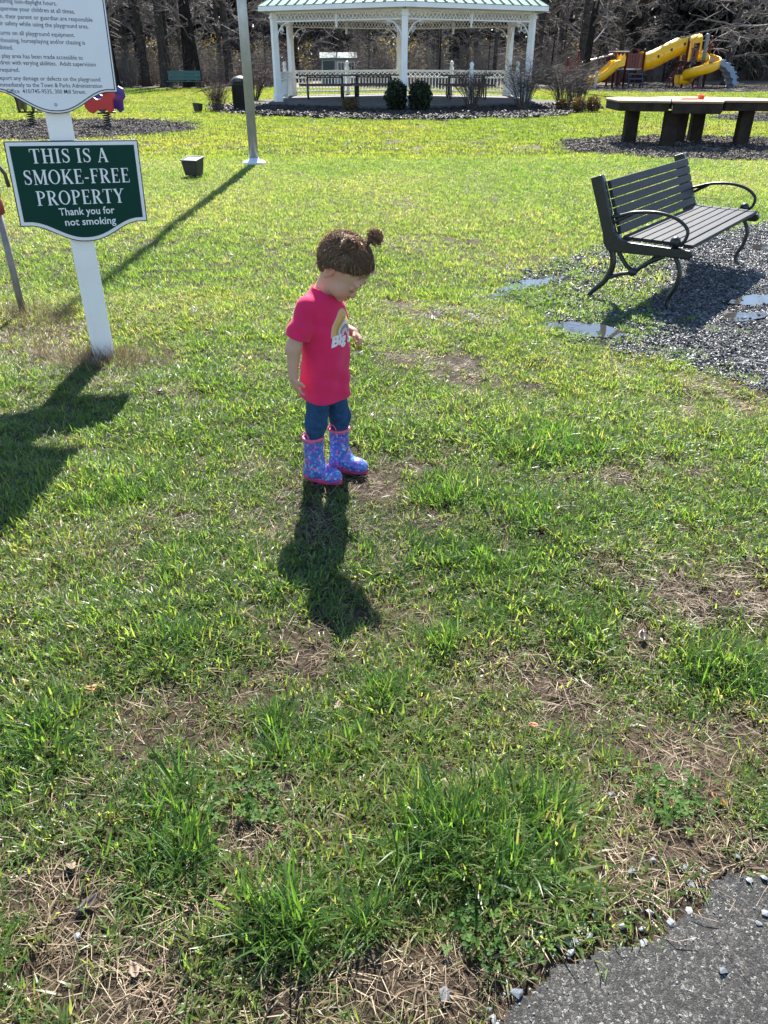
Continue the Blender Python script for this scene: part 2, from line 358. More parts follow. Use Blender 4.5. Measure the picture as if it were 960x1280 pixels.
# ================================================================== GRASS
def blades(n, rad, ln, wd, lean, curl, seed, up=0.0, vv=.13):
    g = np.random.default_rng(seed); a = g.random(n) * 2 * np.pi; r = rad * np.sqrt(g.random(n))
    bx, by = r * np.cos(a), r * np.sin(a); az = a + g.normal(0, .9, n); l = g.uniform(ln[0], ln[1], n); w = g.uniform(wd[0], wd[1], n)
    th = np.clip(g.uniform(lean[0], lean[1], n), 0, 1.5); cu = g.uniform(curl[0], curl[1], n); S = 3
    t_, px, pz = [], np.zeros(n), np.zeros(n); cen = []
    for s in range(S + 1):
        cen.append((px.copy(), pz.copy())); ang = th + cu * (s + .5) / S; px = px + l / S * np.sin(ang); pz = np.maximum(pz + l / S * np.cos(ang), .001 + .002 * s)
    V_, bt = [], []; tw = g.normal(0, .5, n)
    wf = (.75, 1.0, .72)
    for s in range(S):
        d, z = cen[s]
        for sg in (-1, 1):
            off = sg * w / 2 * wf[s]; pa = az + np.pi / 2 + tw * s / S
            V_.append(np.stack([bx + d * np.cos(az) + off * np.cos(pa), by + d * np.sin(az) + off * np.sin(pa), z + (off * .35 if s else 0)], -1)); bt.append(np.full(n, s / S))
    d, z = cen[S]; V_.append(np.stack([bx + d * np.cos(az), by + d * np.sin(az), z], -1)); bt.append(np.ones(n))
    K = 2 * S + 1; v = np.stack(V_, 1).reshape(-1, 3); bt = np.stack(bt, 1).ravel(); base = (np.arange(n) * K)[:, None]
    F = []
    for s in range(S - 1): F += [(2 * s, 2 * s + 1, 2 * s + 3), (2 * s, 2 * s + 3, 2 * s + 2)]
    F.append((2 * S - 2, 2 * S - 1, 2 * S)); F = np.array(F)
    return v, (base[:, :, None] + F[None]).reshape(-1, 3), np.repeat(g.normal(0, vv, n), K), bt
def tuft(name, m, parts):
    vs_, fs, bv, bt = [], [], [], []; o = 0
    for v, f, b_, t_ in parts: vs_.append(v); fs.append(f + o); bv.append(b_); bt.append(t_); o += len(v)
    me = np_mesh(name, np.concatenate(vs_), np.concatenate(fs)); me.materials.append(m)
    for nm, d in (('bv', bv), ('bt', bt)):
        a = me.attributes.new(nm, 'FLOAT', 'POINT'); a.data.foreach_set('value', np.concatenate(d).astype(np.float32))
    return me
GRASS = [(0, (.015, .040, .010)), (.28, (.038, .088, .021)), (.50, (.076, .146, .036)), (.74, (.122, .180, .050)), (.90, (.170, .172, .085)), (1.0, (.26, .225, .15))]
m_grass = leaf_mat('grass', GRASS, trans=.55, rough=.40, spec=.60, ttint=(2.5, 2.4, 1.05), tip=(.20, .185, .08))
m_lush = leaf_mat('lush_grass', GRASS, trans=.52, rough=.38, spec=.60, ttint=(2.3, 2.5, 1.0), tip=(.09, .13, .03))
m_straw = leaf_mat('straw', [(0, (.070, .048, .030)), (.5, (.19, .14, .088)), (1, (.40, .33, .23))], trans=.2, rough=.5, spec=.3, ttint=(1.2, 1.1, .8))
m_far = leaf_mat('far_grass', GRASS, trans=.58, rough=.42, spec=.35, ttint=(2.4, 1.95, .75))

T_near = [tuft('turf', m_grass, [blades(13, .034, (.022, .058), (.0026, .0050), (.15, 1.15), (.1, 1.2), 100 + k)]) for k in range(8)]
T_lush = [tuft('lush', m_lush, [blades(17, .030, (.055, .125), (.0028, .0052), (.05, .75), (.25, 1.3), 200 + k)]) for k in range(6)]
T_straw = [tuft('thatch', m_straw, [blades(9, .04, (.02, .06), (.0010, .0022), (1.1, 1.5), (.0, .3), 300 + k)]) for k in range(5)]
T_mid = [tuft('mid_turf', m_grass, [blades(18, .060, (.03, .06), (.0035, .006), (.1, 1.1), (.1, 1.0), 400 + k)]) for k in range(6)]
T_far = [tuft('far_turf', m_far, [blades(64, .20, (.04, .075), (.008, .015), (.05, 1.0), (.1, .9), 500 + k, vv=.1)]) for k in range(5)]
def clover(name, m, seed):
    g = random.Random(seed); mb = MB(); bt = []
    for k in range(9):
        a = g.random() * 6.28; r = .035 * math.sqrt(g.random()); c = V(r * math.cos(a), r * math.sin(a), g.uniform(.010, .03)); s = g.uniform(.004, .0075); tl = Euler((g.gauss(0, .35), g.gauss(0, .35), g.random() * 6)).to_matrix()
        for q in range(3):
            an = q * 2.094; e = [V(0, 0, 0), V(.55, .5, .12), V(1.15, .42, .1), V(1.25, 0, .02), V(1.15, -.42, .1), V(.55, -.5, .12)]
            rz = Matrix.Rotation(an, 3, 'Z'); mb.add([c + tl @ (rz @ (p * s)) for p in e], [(0, 3, 2, 1), (0, 5, 4, 3)])
    me = mb.mesh(name); me.materials.append(m)
    for nm in ('bv', 'bt'):
        a = me.attributes.new(nm, 'FLOAT', 'POINT'); a.data.foreach_set('value', np.full(len(me.vertices), 0.0 if nm == 'bv' else 1.0, np.float32))
    return me
m_clover = leaf_mat('clover_leaf', GRASS, trans=.45, rough=.55, spec=.15, ttint=(1.8, 1.9, .6))
T_clover = [clover('clover', m_clover, k) for k in range(4)]

LUSH = [(.22, 1.07, .13), (.34, 1.13, .12), (.12, 1.12, .11), (.32, 1.01, .09), (.06, 1.02, .09), (.22, .97, .09), (-.17, .86, .11), (-.28, .88, .09), (-.06, .87, .10), (-.36, .82, .06), (-.22, 1.41, .14), (-.10, 1.34, .11), (-.27, 1.28, .09), (-.72, .80, .09), (-.58, 1.02, .05), (-.47, 1.15, .08), (.93, 1.62, .15), (1.0, 1.52, .14), (.38, 2.14, .16), (.16, 2.19, .13), (-1.03, 2.64, .25), (.0, 1.52, .10), (.19, 1.73, .10), (-.43, 1.04, .07), (-.85, 1.35, .12), (.62, 1.75, .12), (-.6, 1.7, .12), (.3, 2.6, .2), (.75, 3.0, .3), (-.7, 2.1, .15), (.55, 2.45, .16)]
BARE = [(-.63, .96, .10), (-.62, .83, .11), (-.45, .74, .12), (-.28, 1.10, .11), (.92, 1.92, .16), (1.12, 1.96, .16), (.74, 2.09, .08), (.57, 1.13, .12), (.66, 1.06, .12), (.47, 1.02, .09), (.72, 1.27, .11), (.47, 1.53, .10), (.36, 1.63, .07), (-.23, 1.66, .07), (.92, 1.36, .09), (.12, .76, .09), (.0, .75, .09), (-.16, .72, .06), (-1.45, 3.80, .25), (-1.1, 3.62, .16), (-1.8, 4.12, .3), (1.62, 3.72, .15), (.51, 4.88, .22), (.36, 5.0, .18), (.75, 1.76, .09), (.62, 4.7, .15), (-.42, 2.3, .08), (-.2, 2.95, .14), (-.1, 2.72, .08), (-.55, 2.85, .1), (-2.3, 4.6, .4), (-.75, 4.1, .2), (.95, 2.75, .12), (-.35, .93, .05)]
def gsum(x, y, L_):
    s = np.zeros(np.shape(x))
    for cx, cy, r in L_: r = r * (.86 if L_ is BARE else 1); s = np.maximum(s, np.exp(-((x - cx) ** 2 + (y - cy) ** 2) / (r * r)))
    return s
def half_w(y): return .45 * y + 1.25
def candidates(y0, y1, dens, g):
    w = half_w(y1); n = int(dens * 2 * w * (y1 - y0)); x = g.uniform(-w, w, n); y = g.uniform(y0, y1, n)
    k = np.abs(x) < half_w(y); return x[k], y[k]
def lawn_mask(x, y):
    m = np.ones(np.shape(x), bool)
    for b_ in BEDS: m &= ell(x, y, b_) > .99
    return m & ~path_in(x, y)
g = np.random.default_rng(11)
# --- near turf
parts_p, parts_i, parts_s, parts_r, parts_t = [], [], [], [], []
def push(x, y, idx, scl, tilt, tint, z0=0.0):
    n = len(x); z = ground_z(x, y) + z0
    parts_p.append(np.stack([x, y, z], -1)); parts_i.append(idx); parts_s.append(scl)
    parts_r.append(np.stack([g.normal(0, tilt, n), g.normal(0, tilt, n), g.uniform(0, 6.283, n)], -1)); parts_t.append(tint)
def flush(name, protos):
    o = scatter(name, protos, np.concatenate(parts_p), np.concatenate(parts_r), np.concatenate(parts_s), np.concatenate(parts_i), np.concatenate(parts_t))
    for l in (parts_p, parts_i, parts_s, parts_r, parts_t): l.clear()
    return o
x, y = candidates(.42, 5.6, 2300, g); k = lawn_mask(x, y); x, y = x[k], y[k]
bare = gsum(x, y, BARE); bare = np.where(y > 2.25, bare * .42, bare); lush = gsum(x, y, LUSH); hole = fbm(x, y, .34, 2, 3); fine = fbm(x, y, .09, 8, 2)
cover = .97 - 1.3 * bare - 3.0 * np.clip(.425 - hole, 0, 1) - 1.6 * np.clip(.41 - fine, 0, 1)
ipad = in_poly(x, y, PAD); dpad = poly_dist(x, y, PAD); cover = np.where(ipad, np.where(x < 1.45 + .38 * (y - 4.4) + .5 * (hole - .5), .80, np.clip(.45 - dpad * 2.0, 0, 1)) * (fine > .40), cover)
cover = np.where(any_pud(x, y), -1, cover)
cover = cover - .8 * np.clip(1 - poly_dist(x, y, PATH) / .05, 0, 1)
k = g.random(len(x)) < np.clip(cover, .06 * (~ipad), 1)
tone = fbm(x, y, 1.3, 14, 3); fwd = np.clip((y - 1.2) / 3.5, 0, 1)
tint = .52 + .60 * (tone - .5) + .13 * fwd + .18 * bare + g.normal(0, .09, len(x)) + np.where(g.random(len(x)) < .06, .34, 0)
size = .72 + .75 * np.clip(hole - .35, 0, .5) + .35 * lush
xs, ys = x[k], y[k]; push(xs, ys, g.integers(0, 8, k.sum()), (size * g.uniform(.7, 1.25, len(x)))[k], .18, np.clip(tint, .03, .97)[k])
flush('lawn_grass', T_near)
# --- lush clumps, only where the long grass stands
x, y = candidates(.42, 3.6, 1500, g); k = lawn_mask(x, y); x, y = x[k], y[k]
lush = gsum(x, y, LUSH) - 1.1 * gsum(x, y, BARE); k = (g.random(len(x)) < np.clip((lush - .30) * 1.15, 0, 1) * np.clip(fbm(x, y, .12, 9) * 2.4 - .5, 0, 1)); x, y, lush = x[k], y[k], lush[k]
push(x, y, g.integers(0, 6, len(x)), (.52 + .58 * lush) * g.uniform(.75, 1.2, len(x)) * np.where(y > 1.3, .70, 1.0), .16, np.clip(.46 + g.normal(0, .14, len(x)) + .06 * (y > 1.5), .02, .9))
# scattered single taller tufts everywhere
x, y = candidates(.45, 6.5, 26, g); k = lawn_mask(x, y) & ~in_poly(x, y, PAD) & (gsum(x, y, BARE) < .5); x, y = x[k], y[k]
push(x, y, g.integers(0, 6, len(x)), g.uniform(.30, .62, len(x)), .2, np.clip(.34 + g.normal(0, .12, len(x)), .02, .9))
flush('long_grass', T_lush)
# dead weeds round the foot of the signpost and the hydrant, and here and there in the turf
T_weed = [tuft('dead_weed', m_straw, [blades(11, .025, (.06, .17), (.0012, .0026), (.0, .6), (.0, .7), 350 + k)]) for k in range(4)]
x = np.concatenate([g.normal(-1.58, .16, 150), g.normal(-2.30, .18, 110), g.normal(-1.95, .35, 60)]); y = np.concatenate([g.normal(4.12, .10, 150), g.normal(4.92, .12, 110), g.normal(4.5, .25, 60)])
push(x, y, g.integers(0, 4, len(x)), g.uniform(.5, 1.1, len(x)), .2, np.clip(g.normal(.45, .25, len(x)), 0, 1))
x, y = candidates(.5, 6, 10, g); k = lawn_mask(x, y) & ~in_poly(x, y, PAD); x, y = x[k], y[k]; push(x, y, g.integers(0, 4, len(x)), g.uniform(.25, .5, len(x)), .3, np.clip(g.normal(.55, .25, len(x)), 0, 1))
flush('dead_weeds', T_weed)
# --- thatch and dead blades
x, y = candidates(.42, 5.6, 1300, g); k = lawn_mask(x, y) & ~in_poly(x, y, PAD); x, y = x[k], y[k]
p = .22 + .75 * gsum(x, y, BARE) + 1.2 * np.clip(fbm(x, y, .25, 17) - .5, 0, 1); k = g.random(len(x)) < p; x, y = x[k], y[k]
push(x, y, g.integers(0, 5, len(x)), g.uniform(.6, 1.4, len(x)), .10, np.clip(g.normal(.5, .22, len(x)), 0, 1), .002)
flush('dry_thatch', T_straw)
# --- clover by the path and in the pad
x, y = candidates(.45, 1.3, 900, g); k = lawn_mask(x, y); x, y = x[k], y[k]
p = gsum(x, y, [(.235, .885, .065), (.17, .84, .05), (.62, 1.16, .07), (.7, 1.1, .05), (-.3, 1.2, .08)]); k = g.random(len(x)) < p * .8; x, y = x[k], y[k]
push(x, y, g.integers(0, 4, len(x)), g.uniform(.8, 1.5, len(x)), .15, np.clip(g.normal(.42, .1, len(x)), 0, 1))
x, y = candidates(4.2, 7.0, 300, g); k = in_poly(x, y, PAD) & (x < 2.4) & ~any_pud(x, y); x, y = x[k], y[k]
p = np.clip(1.0 - poly_dist(x, y, PAD) * 1.1, 0, 1) * (fbm(x, y, .3, 27) > .47); k = g.random(len(x)) < p; x, y = x[k], y[k]
push(x, y, g.integers(0, 4, len(x)), g.uniform(1.0, 2.0, len(x)), .2, np.clip(g.normal(.60, .1, len(x)), 0, 1))
flush('clover_patch', T_clover)
# --- middle lawn
x, y = candidates(5.4, 14.5, 520, g); k = lawn_mask(x, y); x, y = x[k], y[k]
ipad = pad_in(x, y); hole = fbm(x, y, .6, 2, 3); p = np.where(ipad, np.where(x < 1.45 + .38 * (y - 4.4) + .5 * (hole - .5), .62, np.clip(.3 - poly_dist(x, y, PAD), 0, 1)), 1.0 - 1.9 * np.clip(.36 - hole, 0, 1) - .8 * gsum(x, y, BARE)); p = np.where(any_pud(x, y), -1, p)
k = g.random(len(x)) < p; x, y, hole = x[k], y[k], hole[k]
tone = fbm(x, y, 2.2, 14, 3)
push(x, y, g.integers(0, 6, len(x)), g.uniform(.7, 1.2, len(x)) * (.8 + .5 * np.clip(hole - .4, 0, .5)), .15, np.clip(.63 + .5 * (tone - .5) + g.normal(0, .07, len(x)) + np.where(g.random(len(x)) < .06, .3, 0), .05, .97))
flush('mid_lawn_grass', T_mid)
# --- far lawn
x, y = candidates(14.0, 52.0, 26, g); k = lawn_mask(x, y) & ~woods_in(x, y); x, y = x[k], y[k]
tone = fbm(x, y, 4.0, 14, 3)
push(x, y, g.integers(0, 5, len(x)), g.uniform(.75, 1.2, len(x)), .06, np.clip(.66 + .4 * (tone - .5) + g.normal(0, .05, len(x)), .1, .95))
flush('far_lawn_grass', T_far)

# --- chips: bark mulch and wet stone gravel
def chips(name, n, rad, size, m, seed, flat=.35):
    gg = np.random.default_rng(seed); mb = MB()
    for k in range(n):
        a, r = gg.random() * 6.28, rad * math.sqrt(gg.random()); s = gg.uniform(*size); rot = Euler((gg.normal(0, .5), gg.normal(0, .5), gg.random() * 6.28)).to_matrix()
        e = V(1, gg.uniform(.45, .9), flat * gg.uniform(.6, 1.4)); c = V(r * math.cos(a), r * math.sin(a), s * .2)
        P = [V(-1, -.5, -.6), V(.4, -1, -.5), V(1, .3, -.6), V(-.3, 1, -.5), V(-.8, -.3, .7), V(.5, -.6, 1), V(.7, .4, .6), V(-.4, .6, .9)]
        P = [c + rot @ V(p.x * e.x * s + gg.normal(0, .12) * s, p.y * e.y * s + gg.normal(0, .12) * s, p.z * e.z * s) for p in P]
        mb.add(P, [(3, 2, 1, 0), (4, 5, 6, 7), (0, 1, 5, 4), (1, 2, 6, 5), (2, 3, 7, 6), (3, 0, 4, 7)])
    me = mb.mesh(name); me.materials.append(m); return me
def chip_mat(name, stops, rough, spec=.5):
    m = bpy.data.materials.new(name); m.use_nodes = True; nt = m.node_tree; b = nt.nodes['Principled BSDF']; b.inputs['Roughness'].default_value = rough; b.inputs['Specular IOR Level'].default_value = spec
    tc = nt.nodes.new('ShaderNodeTexCoord'); n = noise(nt, tc, 70, 2); a = nt.nodes.new('ShaderNodeAttribute'); a.attribute_type = 'INSTANCER'; a.attribute_name = 'tint'
    w = nt.nodes.new('ShaderNodeNewGeometry'); s = nt.nodes.new('ShaderNodeMath'); s.operation = 'ADD'; s2 = nt.nodes.new('ShaderNodeMath'); s2.operation = 'MULTIPLY_ADD'; s2.inputs[1].default_value = .5; s2.inputs[2].default_value = -.25
    nt.links.new(w.outputs['Random Per Island'], s2.inputs[0]); nt.links.new(s2.outputs[0], s.inputs[0]); nt.links.new(a.outputs['Fac'], s.inputs[1])
    r = ramp(nt, s.outputs[0], stops); nt.links.new(r.outputs[0], b.inputs['Base Color']); return m
m_chip = chip_mat('wet_stone_chips', [(0, (.024, .024, .025)), (.5, (.088, .089, .091)), (.8, (.20, .20, .20)), (1, (.36, .36, .355))], .50, .45)
m_barkchip = chip_mat('bark_chips', [(0, (.022, .017, .014)), (.5, (.082, .068, .058)), (1, (.21, .18, .155))], .75, .25)
m_darkchip = chip_mat('dark_bark_chips', [(0, (.010, .008, .007)), (.6, (.028, .022, .019)), (1, (.07, .058, .05))], .7)
C_grav = [chips('gravel', 20, .05, (.0045, .011), m_chip, 600 + k) for k in range(5)]
C_bark = [chips('bark', 26, .16, (.010, .026), m_barkchip, 620 + k, .25) for k in range(4)]
C_dark = [chips('dark_bark', 14, .2, (.025, .06), m_darkchip, 640 + k, .3) for k in range(4)]
x, y = candidates(2.6, 8.7, 700, g); k = pad_in(x, y); x, y = x[k], y[k]; k = ~any_pud(x, y) | (g.random(len(x)) < .05); x, y = x[k], y[k]
push(x, y, g.integers(0, 5, len(x)), g.uniform(.8, 1.35, len(x)), .15, np.clip(g.normal(.45, .16, len(x)), 0, 1), .006)
# pale stones washed out into the turf beside the pad
x, y = candidates(4.0, 7.0, 300, g); k = (~in_poly(x, y, PAD)) & ~any_pud(x, y) & (g.random(len(x)) < .8 * gsum(x, y, [(.5, 4.9, .25), (.85, 5.5, .28), (1.0, 6.0, .3), (1.1, 4.5, .12), (.7, 5.2, .2)])); x, y = x[k], y[k]
push(x, y, g.integers(0, 5, len(x)), g.uniform(.7, 1.2, len(x)), .15, np.clip(g.normal(.80, .15, len(x)), 0, 1), .004)
flush('gravel_chips', C_grav)
for key, dn in (('spring', 55), ('table', 70), ('tree', 30), ('play', 14)):
    cx, cy, rx, ry = BEDS[key]; n = int(dn * 4 * rx * ry); x = g.uniform(cx - rx, cx + rx, n); y = g.uniform(cy - ry, cy + ry, n); k = (ell(x, y, key) < 1.0) & (np.abs(x) < half_w(y) + 1); x, y = x[k], y[k]
    push(x, y, g.integers(0, 4, len(x)), g.uniform(.8, 1.3, len(x)), .1, np.clip(g.normal(.5, .18, len(x)), 0, 1), .02)
flush('mulch_chips', C_bark)
cx, cy, rx, ry = BEDS['gazebo']; n = 3600; x = g.uniform(cx - rx, cx + rx, n); y = g.uniform(cy - ry, cy, n); k = ell(x, y, 'gazebo') < 1; x, y = x[k], y[k]
push(x, y, g.integers(0, 4, len(x)), g.uniform(.8, 1.3, len(x)), .1, np.clip(g.normal(.5, .18, len(x)), 0, 1), .04)
flush('dark_mulch_chips', C_dark)

# --- pine needles and straw lying on the bare earth
n = 5200; nx_, ny_ = candidates(.45, 2.4, 900, g); p = gsum(nx_, ny_, BARE) + 1.1 * gsum(nx_, ny_, [(.55, 1.08, .16), (.7, 1.05, .14), (.45, .98, .1), (.8, 1.2, .12), (-.6, .9, .14), (-.3, .78, .12)])
k = (g.random(len(nx_)) < p * .75); nx_, ny_ = nx_[k], ny_[k]; k = (poly_dist(nx_, ny_, PATH) > .03) | ~path_in(nx_, ny_) | (g.random(len(nx_)) < .25); nx_, ny_ = nx_[k], ny_[k]; n = len(nx_)
az = g.normal(1.0, 1.3, n); ln = g.uniform(.03, .10, n); w = g.uniform(.0004, .0008, n); bend = g.normal(0, .6, n)
vv_, ff_ = [], []
for q, t in enumerate((-.5, 0, .5)):
    a2 = az + bend * t; cx_ = nx_ + ln * t * np.cos(a2); cy_ = ny_ + ln * t * np.sin(a2)
    pz = np.maximum(ground_z(cx_, cy_), np.where(path_in(cx_, cy_), .013, -1)) + .006 + g.uniform(0, .010, n)
    for sg in (-1, 1): vv_.append(np.stack([cx_ - sg * w * np.sin(a2), cy_ + sg * w * np.cos(a2), pz + sg * .0006], -1))
    vv_.append(np.stack([cx_, cy_, pz + w * 1.2], -1))
v = np.stack(vv_, 1).reshape(-1, 3); base = (np.arange(n) * 9)[:, None, None]
F = np.array([(0, 3, 5, 2), (2, 5, 4, 1), (3, 6, 8, 5), (5, 8, 7, 4)])[None]
m_needle = mat('pine_needle', (.12, .075, .042), .5, base2=(.30, .22, .14), vscale=25)
nd = obj('pine_needles', np_mesh('pine_needles', v, (base + F).reshape(-1, 4)), m_needle, kind='stuff')
# ================================================================== GAZEBO
m_white = mat('white_paint', (.82, .82, .80), .45, var=.05, vscale=3)
m_cream = mat('cream_paint', (.74, .72, .64), .5, var=.06, vscale=2)
m_roof = mat('green_metal_roof', (.13, .225, .175), .7, metal=.0, spec=.15, base2=(.18, .28, .225), vscale=1.5)
m_seam = mat('green_roof_seam', (.30, .40, .34), .6, var=.1, vscale=3)
m_slab = mat('concrete', (.11, .105, .10), .85, var=.2, vscale=3, bump=.2, bscale=30)
m_black = mat('black_metal', (.012, .012, .013), .45, var=.3, vscale=6)
m_wood_brown = mat('brown_boards', (.085, .052, .036), .6, base2=(.15, .098, .07), vscale=4)
GC = V(.62, 32.0, 0); GR = 4.85
gaz = thing('gazebo', 'white six sided gazebo with pale green metal roof and lattice trim', 'gazebo', GC)
vert = lambda k, r=GR: V(r * math.sin(R(60 * k)), -r * math.cos(R(60 * k)), 0)      # k=0 is the corner towards the lawn
mb = MB(); mb.prism([vert(k, GR + .35).xy for k in range(6)], 0, .16); slab = mb.build('floor_slab', m_slab, gaz, bevel=.01)
EAVE = 2.70
for k in range(6):
    p = vert(k); mb = MB(); rz = Matrix.Rotation(R(60 * k), 3, 'Z')
    mb.box(p + V(0, 0, .16 + (EAVE - .16) / 2), (.19, .19, EAVE - .16), rz); c_ = mb.build('column', m_white, gaz, bevel=.012)
    mb = MB(); mb.box(p + V(0, 0, .26), (.25, .25, .2), rz); mb.build('column_base', m_white, c_, bevel=.01); mb = MB(); mb.box(p + V(0, 0, EAVE - .13), (.235, .235, .08), rz); mb.build('column_cap', m_white, c_, bevel=.01)
def along(a, b, t): return a + (b - a) * t
for k in range(6):
    a, b_ = vert(k), vert((k + 1) % 6); d = (b_ - a).normalized(); Ls = (b_ - a).length; up = V(0, 0, 1)
    mb = MB(); mb.bar(a + V(0, 0, EAVE + .11), b_ + V(0, 0, EAVE + .11), .16, .22); mb.build('header_beam', m_white, gaz, bevel=.01)
    # fretwork: crossed lattice between two rails under the beam
    mb = MB(); mb.bar(a + V(0, 0, EAVE - .02), b_ + V(0, 0, EAVE - .02), .05, .04); mb.bar(a + V(0, 0, EAVE - .25), b_ + V(0, 0, EAVE - .25), .05, .04)
    fr = mb.build('fret_rail', m_white, gaz)
    mb = MB(); n = 34
    for q in range(n):
        s0, s1 = .1 + (Ls - .2) * q / n, .1 + (Ls - .2) * (q + 1) / n
        mb.bar(a + d * s0 + V(0, 0, EAVE - .23), a + d * s1 + V(0, 0, EAVE - .04), .012, .02); mb.bar(a + d * s0 + V(0, 0, EAVE - .04) + d.cross(up) * .014, a + d * s1 + V(0, 0, EAVE - .23) + d.cross(up) * .014, .012, .02)
    mb.build('lattice', m_white, fr, kind='stuff')
    # turned drop below the middle of the beam, scroll brackets at the columns
    mid = (a + b_) / 2; mb = MB(); mb.lathe([(.03, 0), (.045, .05), (.03, .09), (.05, .16), (.055, .5)], 10, mid + V(0, 0, EAVE - .46)); mb.build('pendant', m_white, gaz, smooth=True)
    for s, e in ((a, d), (b_, -d)):
        mb = MB(); pts = []
        for q in range(13):
            t = q / 12; an = R(90) * t; pts.append(s + e * (.10 + .52 * (1 - math.cos(an))) + V(0, 0, EAVE - .80 + .52 * math.sin(an)))
        mb.tube(pts, .022, 6)
        for (c0, rr) in ((.20, .09), (.48, .08)):
            cc = s + e * (.10 + c0) + V(0, 0, EAVE - .30 - (.22 if c0 < .3 else .06)); mb.tube([cc + e * (math.cos(w_ * .6) * rr * (1 - w_ / 16)) + V(0, 0, math.sin(w_ * .6) * rr * (1 - w_ / 16)) for w_ in range(14)], .012, 5)
        mb.build('bracket', m_white, gaz, smooth=True)
    # railing on the four sides away from the lawn
    if k in (1, 2, 3, 4):
        mb = MB(); 
        for zz, t_ in ((.98, .07), (.76, .04), (.28, .05)): mb.bar(a + V(0, 0, zz), b_ + V(0, 0, zz), .07, t_)
        rl = mb.build('railing', m_white, gaz)
        mb = MB(); nb_ = int(Ls / .14)
        for q in range(1, nb_): mb.bar(a + d * (Ls * q / nb_) + V(0, 0, .3), a + d * (Ls * q / nb_) + V(0, 0, .75), .03, .03, d)
        mb.build('baluster', m_white, rl, kind='stuff')
        mb = MB(); n = 22
        for q in range(n):
            s0, s1 = Ls * q / n, Ls * (q + 1) / n
            mb.bar(a + d * s0 + V(0, 0, .77), a + d * s1 + V(0, 0, .95), .014, .024); mb.bar(a + d * s0 + V(0, 0, .95) + d.cross(up) * .016, a + d * s1 + V(0, 0, .77) + d.cross(up) * .016, .014, .024)
        mb.build('rail_lattice', m_white, rl, kind='stuff')
    if k in (1, 2, 3, 4, 0):
        p = mid if k else along(a, b_, .52)
        mb = MB(); mb.box(p + V(0, 0, .16 + .48), (.13, .13, .96), Matrix.Rotation(R(60 * k + 30), 3, 'Z')); nw = mb.build('newel_post', m_white, gaz, bevel=.01)
        mb = MB(); mb.lathe([(.03, 0), (.08, .03), (.045, .06), (.075, .12), (.06, .18), (.015, .22)], 10, p + V(0, 0, 1.12)); mb.build('finial', m_white, nw, smooth=True)
# roof: six tapering planes with standing seams, boarded cream ceiling
apex = V(0, 0, EAVE + 2.6); RO = GR + .5; ze = EAVE + .12
for k in range(6):
    a, b_ = vert(k, RO) + V(0, 0, ze), vert((k + 1) % 6, RO) + V(0, 0, ze); nrm = (b_ - a).cross(apex - a).normalized()
    mb = MB(); th = nrm * .05; mb.add([a, b_, apex, a + th, b_ + th, apex + th], [(2, 1, 0), (3, 4, 5), (0, 1, 4, 3), (1, 2, 5, 4), (2, 0, 3, 5)]); rp = mb.build('roof_panel', m_roof, gaz)
    n = 15
    for q in range(n + 1):
        s = along(a, b_, q / n); mid = (a + b_) / 2; d = apex - mid; t = 1 - abs(q / n - .5) * 2
        if t < .02: continue
        e = s + d * t; mb = MB(); mb.bar(s + th * 1.3, e + th * 1.3, .045, .05, nrm); mb.build('roof_seam', m_seam, rp)
    mb = MB(); mb.bar(a + V(0, 0, -.03), b_ + V(0, 0, -.03), .03, .13); mb.build('fascia', m_white, gaz)
    mb = MB(); i0, i1 = vert(k, GR - .1) + V(0, 0, EAVE + .2), vert((k + 1) % 6, GR - .1) + V(0, 0, EAVE + .2); mb.add([i0, i1, apex - V(0, 0, .3)], [(0, 1, 2)])
    mb.add([vert(k, RO - .04) + V(0, 0, ze - .02), vert((k + 1) % 6, RO - .04) + V(0, 0, ze - .02), vert((k + 1) % 6, GR) + V(0, 0, ze + .03), vert(k, GR) + V(0, 0, ze + .03)], [(0, 1, 2, 3)]); mb.build('ceiling_boards', m_cream, gaz)
mb = MB(); mb.lathe([(.25, -.1), (.22, .1), (.1, .2), (.12, .35), (.02, .6)], 12, apex); mb.build('roof_cap', m_seam, gaz, smooth=True)

# picnic tables inside
def picnic(loc, rz, label):
    t = thing('picnic_table', label, 'picnic table', loc, rz)
    for q in range(5):
        mb = MB(); mb.box((0, -.30 + .15 * q, .74), (1.85, .138, .045)); mb.build('tabletop_board', m_wood_brown, t, bevel=.006)
    for s in (-1, 1):
        for q in (0, 1):
            mb = MB(); mb.box((0, s * (.62 + .15 * q), .44), (1.85, .138, .045)); mb.build('seat_board', m_wood_brown, t, bevel=.006)
        for e in (-1, 1):
            mb = MB(); x = e * .62
            mb.tube([(x, s * .16, .715), (x, s * .18, .55), (x, s * .20, .18), (x, s * .27, .06), (x, s * .40, .03), (x, s * .66, .03), (x, s * .74, .08), (x, s * .76, .2), (x, s * .74, .38), (x, s * .70, .415), (x, s * .5, .415)], .026, 7); mb.build('leg', m_black, t, smooth=True)
    mb = MB(); mb.bar((-.62, 0, .68), (.62, 0, .68), .04, .04); mb.bar((-.62, -.3, .70), (-.62, .3, .70), .04, .03); mb.bar((.62, -.3, .70), (.62, .3, .70), .04, .03); mb.build('cross_brace', m_black, t)
    return t
picnic(GC + V(-2.75, -.3, .16), R(6), 'brown picnic table beside the gazebo column nearest the flagpole')
picnic(GC + V(-1.0, .3, .16), R(-3), 'brown picnic table behind the clipped round shrubs of the gazebo')
picnic(GC + V(2.35, -.2, .16), R(2), 'brown picnic table behind the bare twiggy bushes of the gazebo')

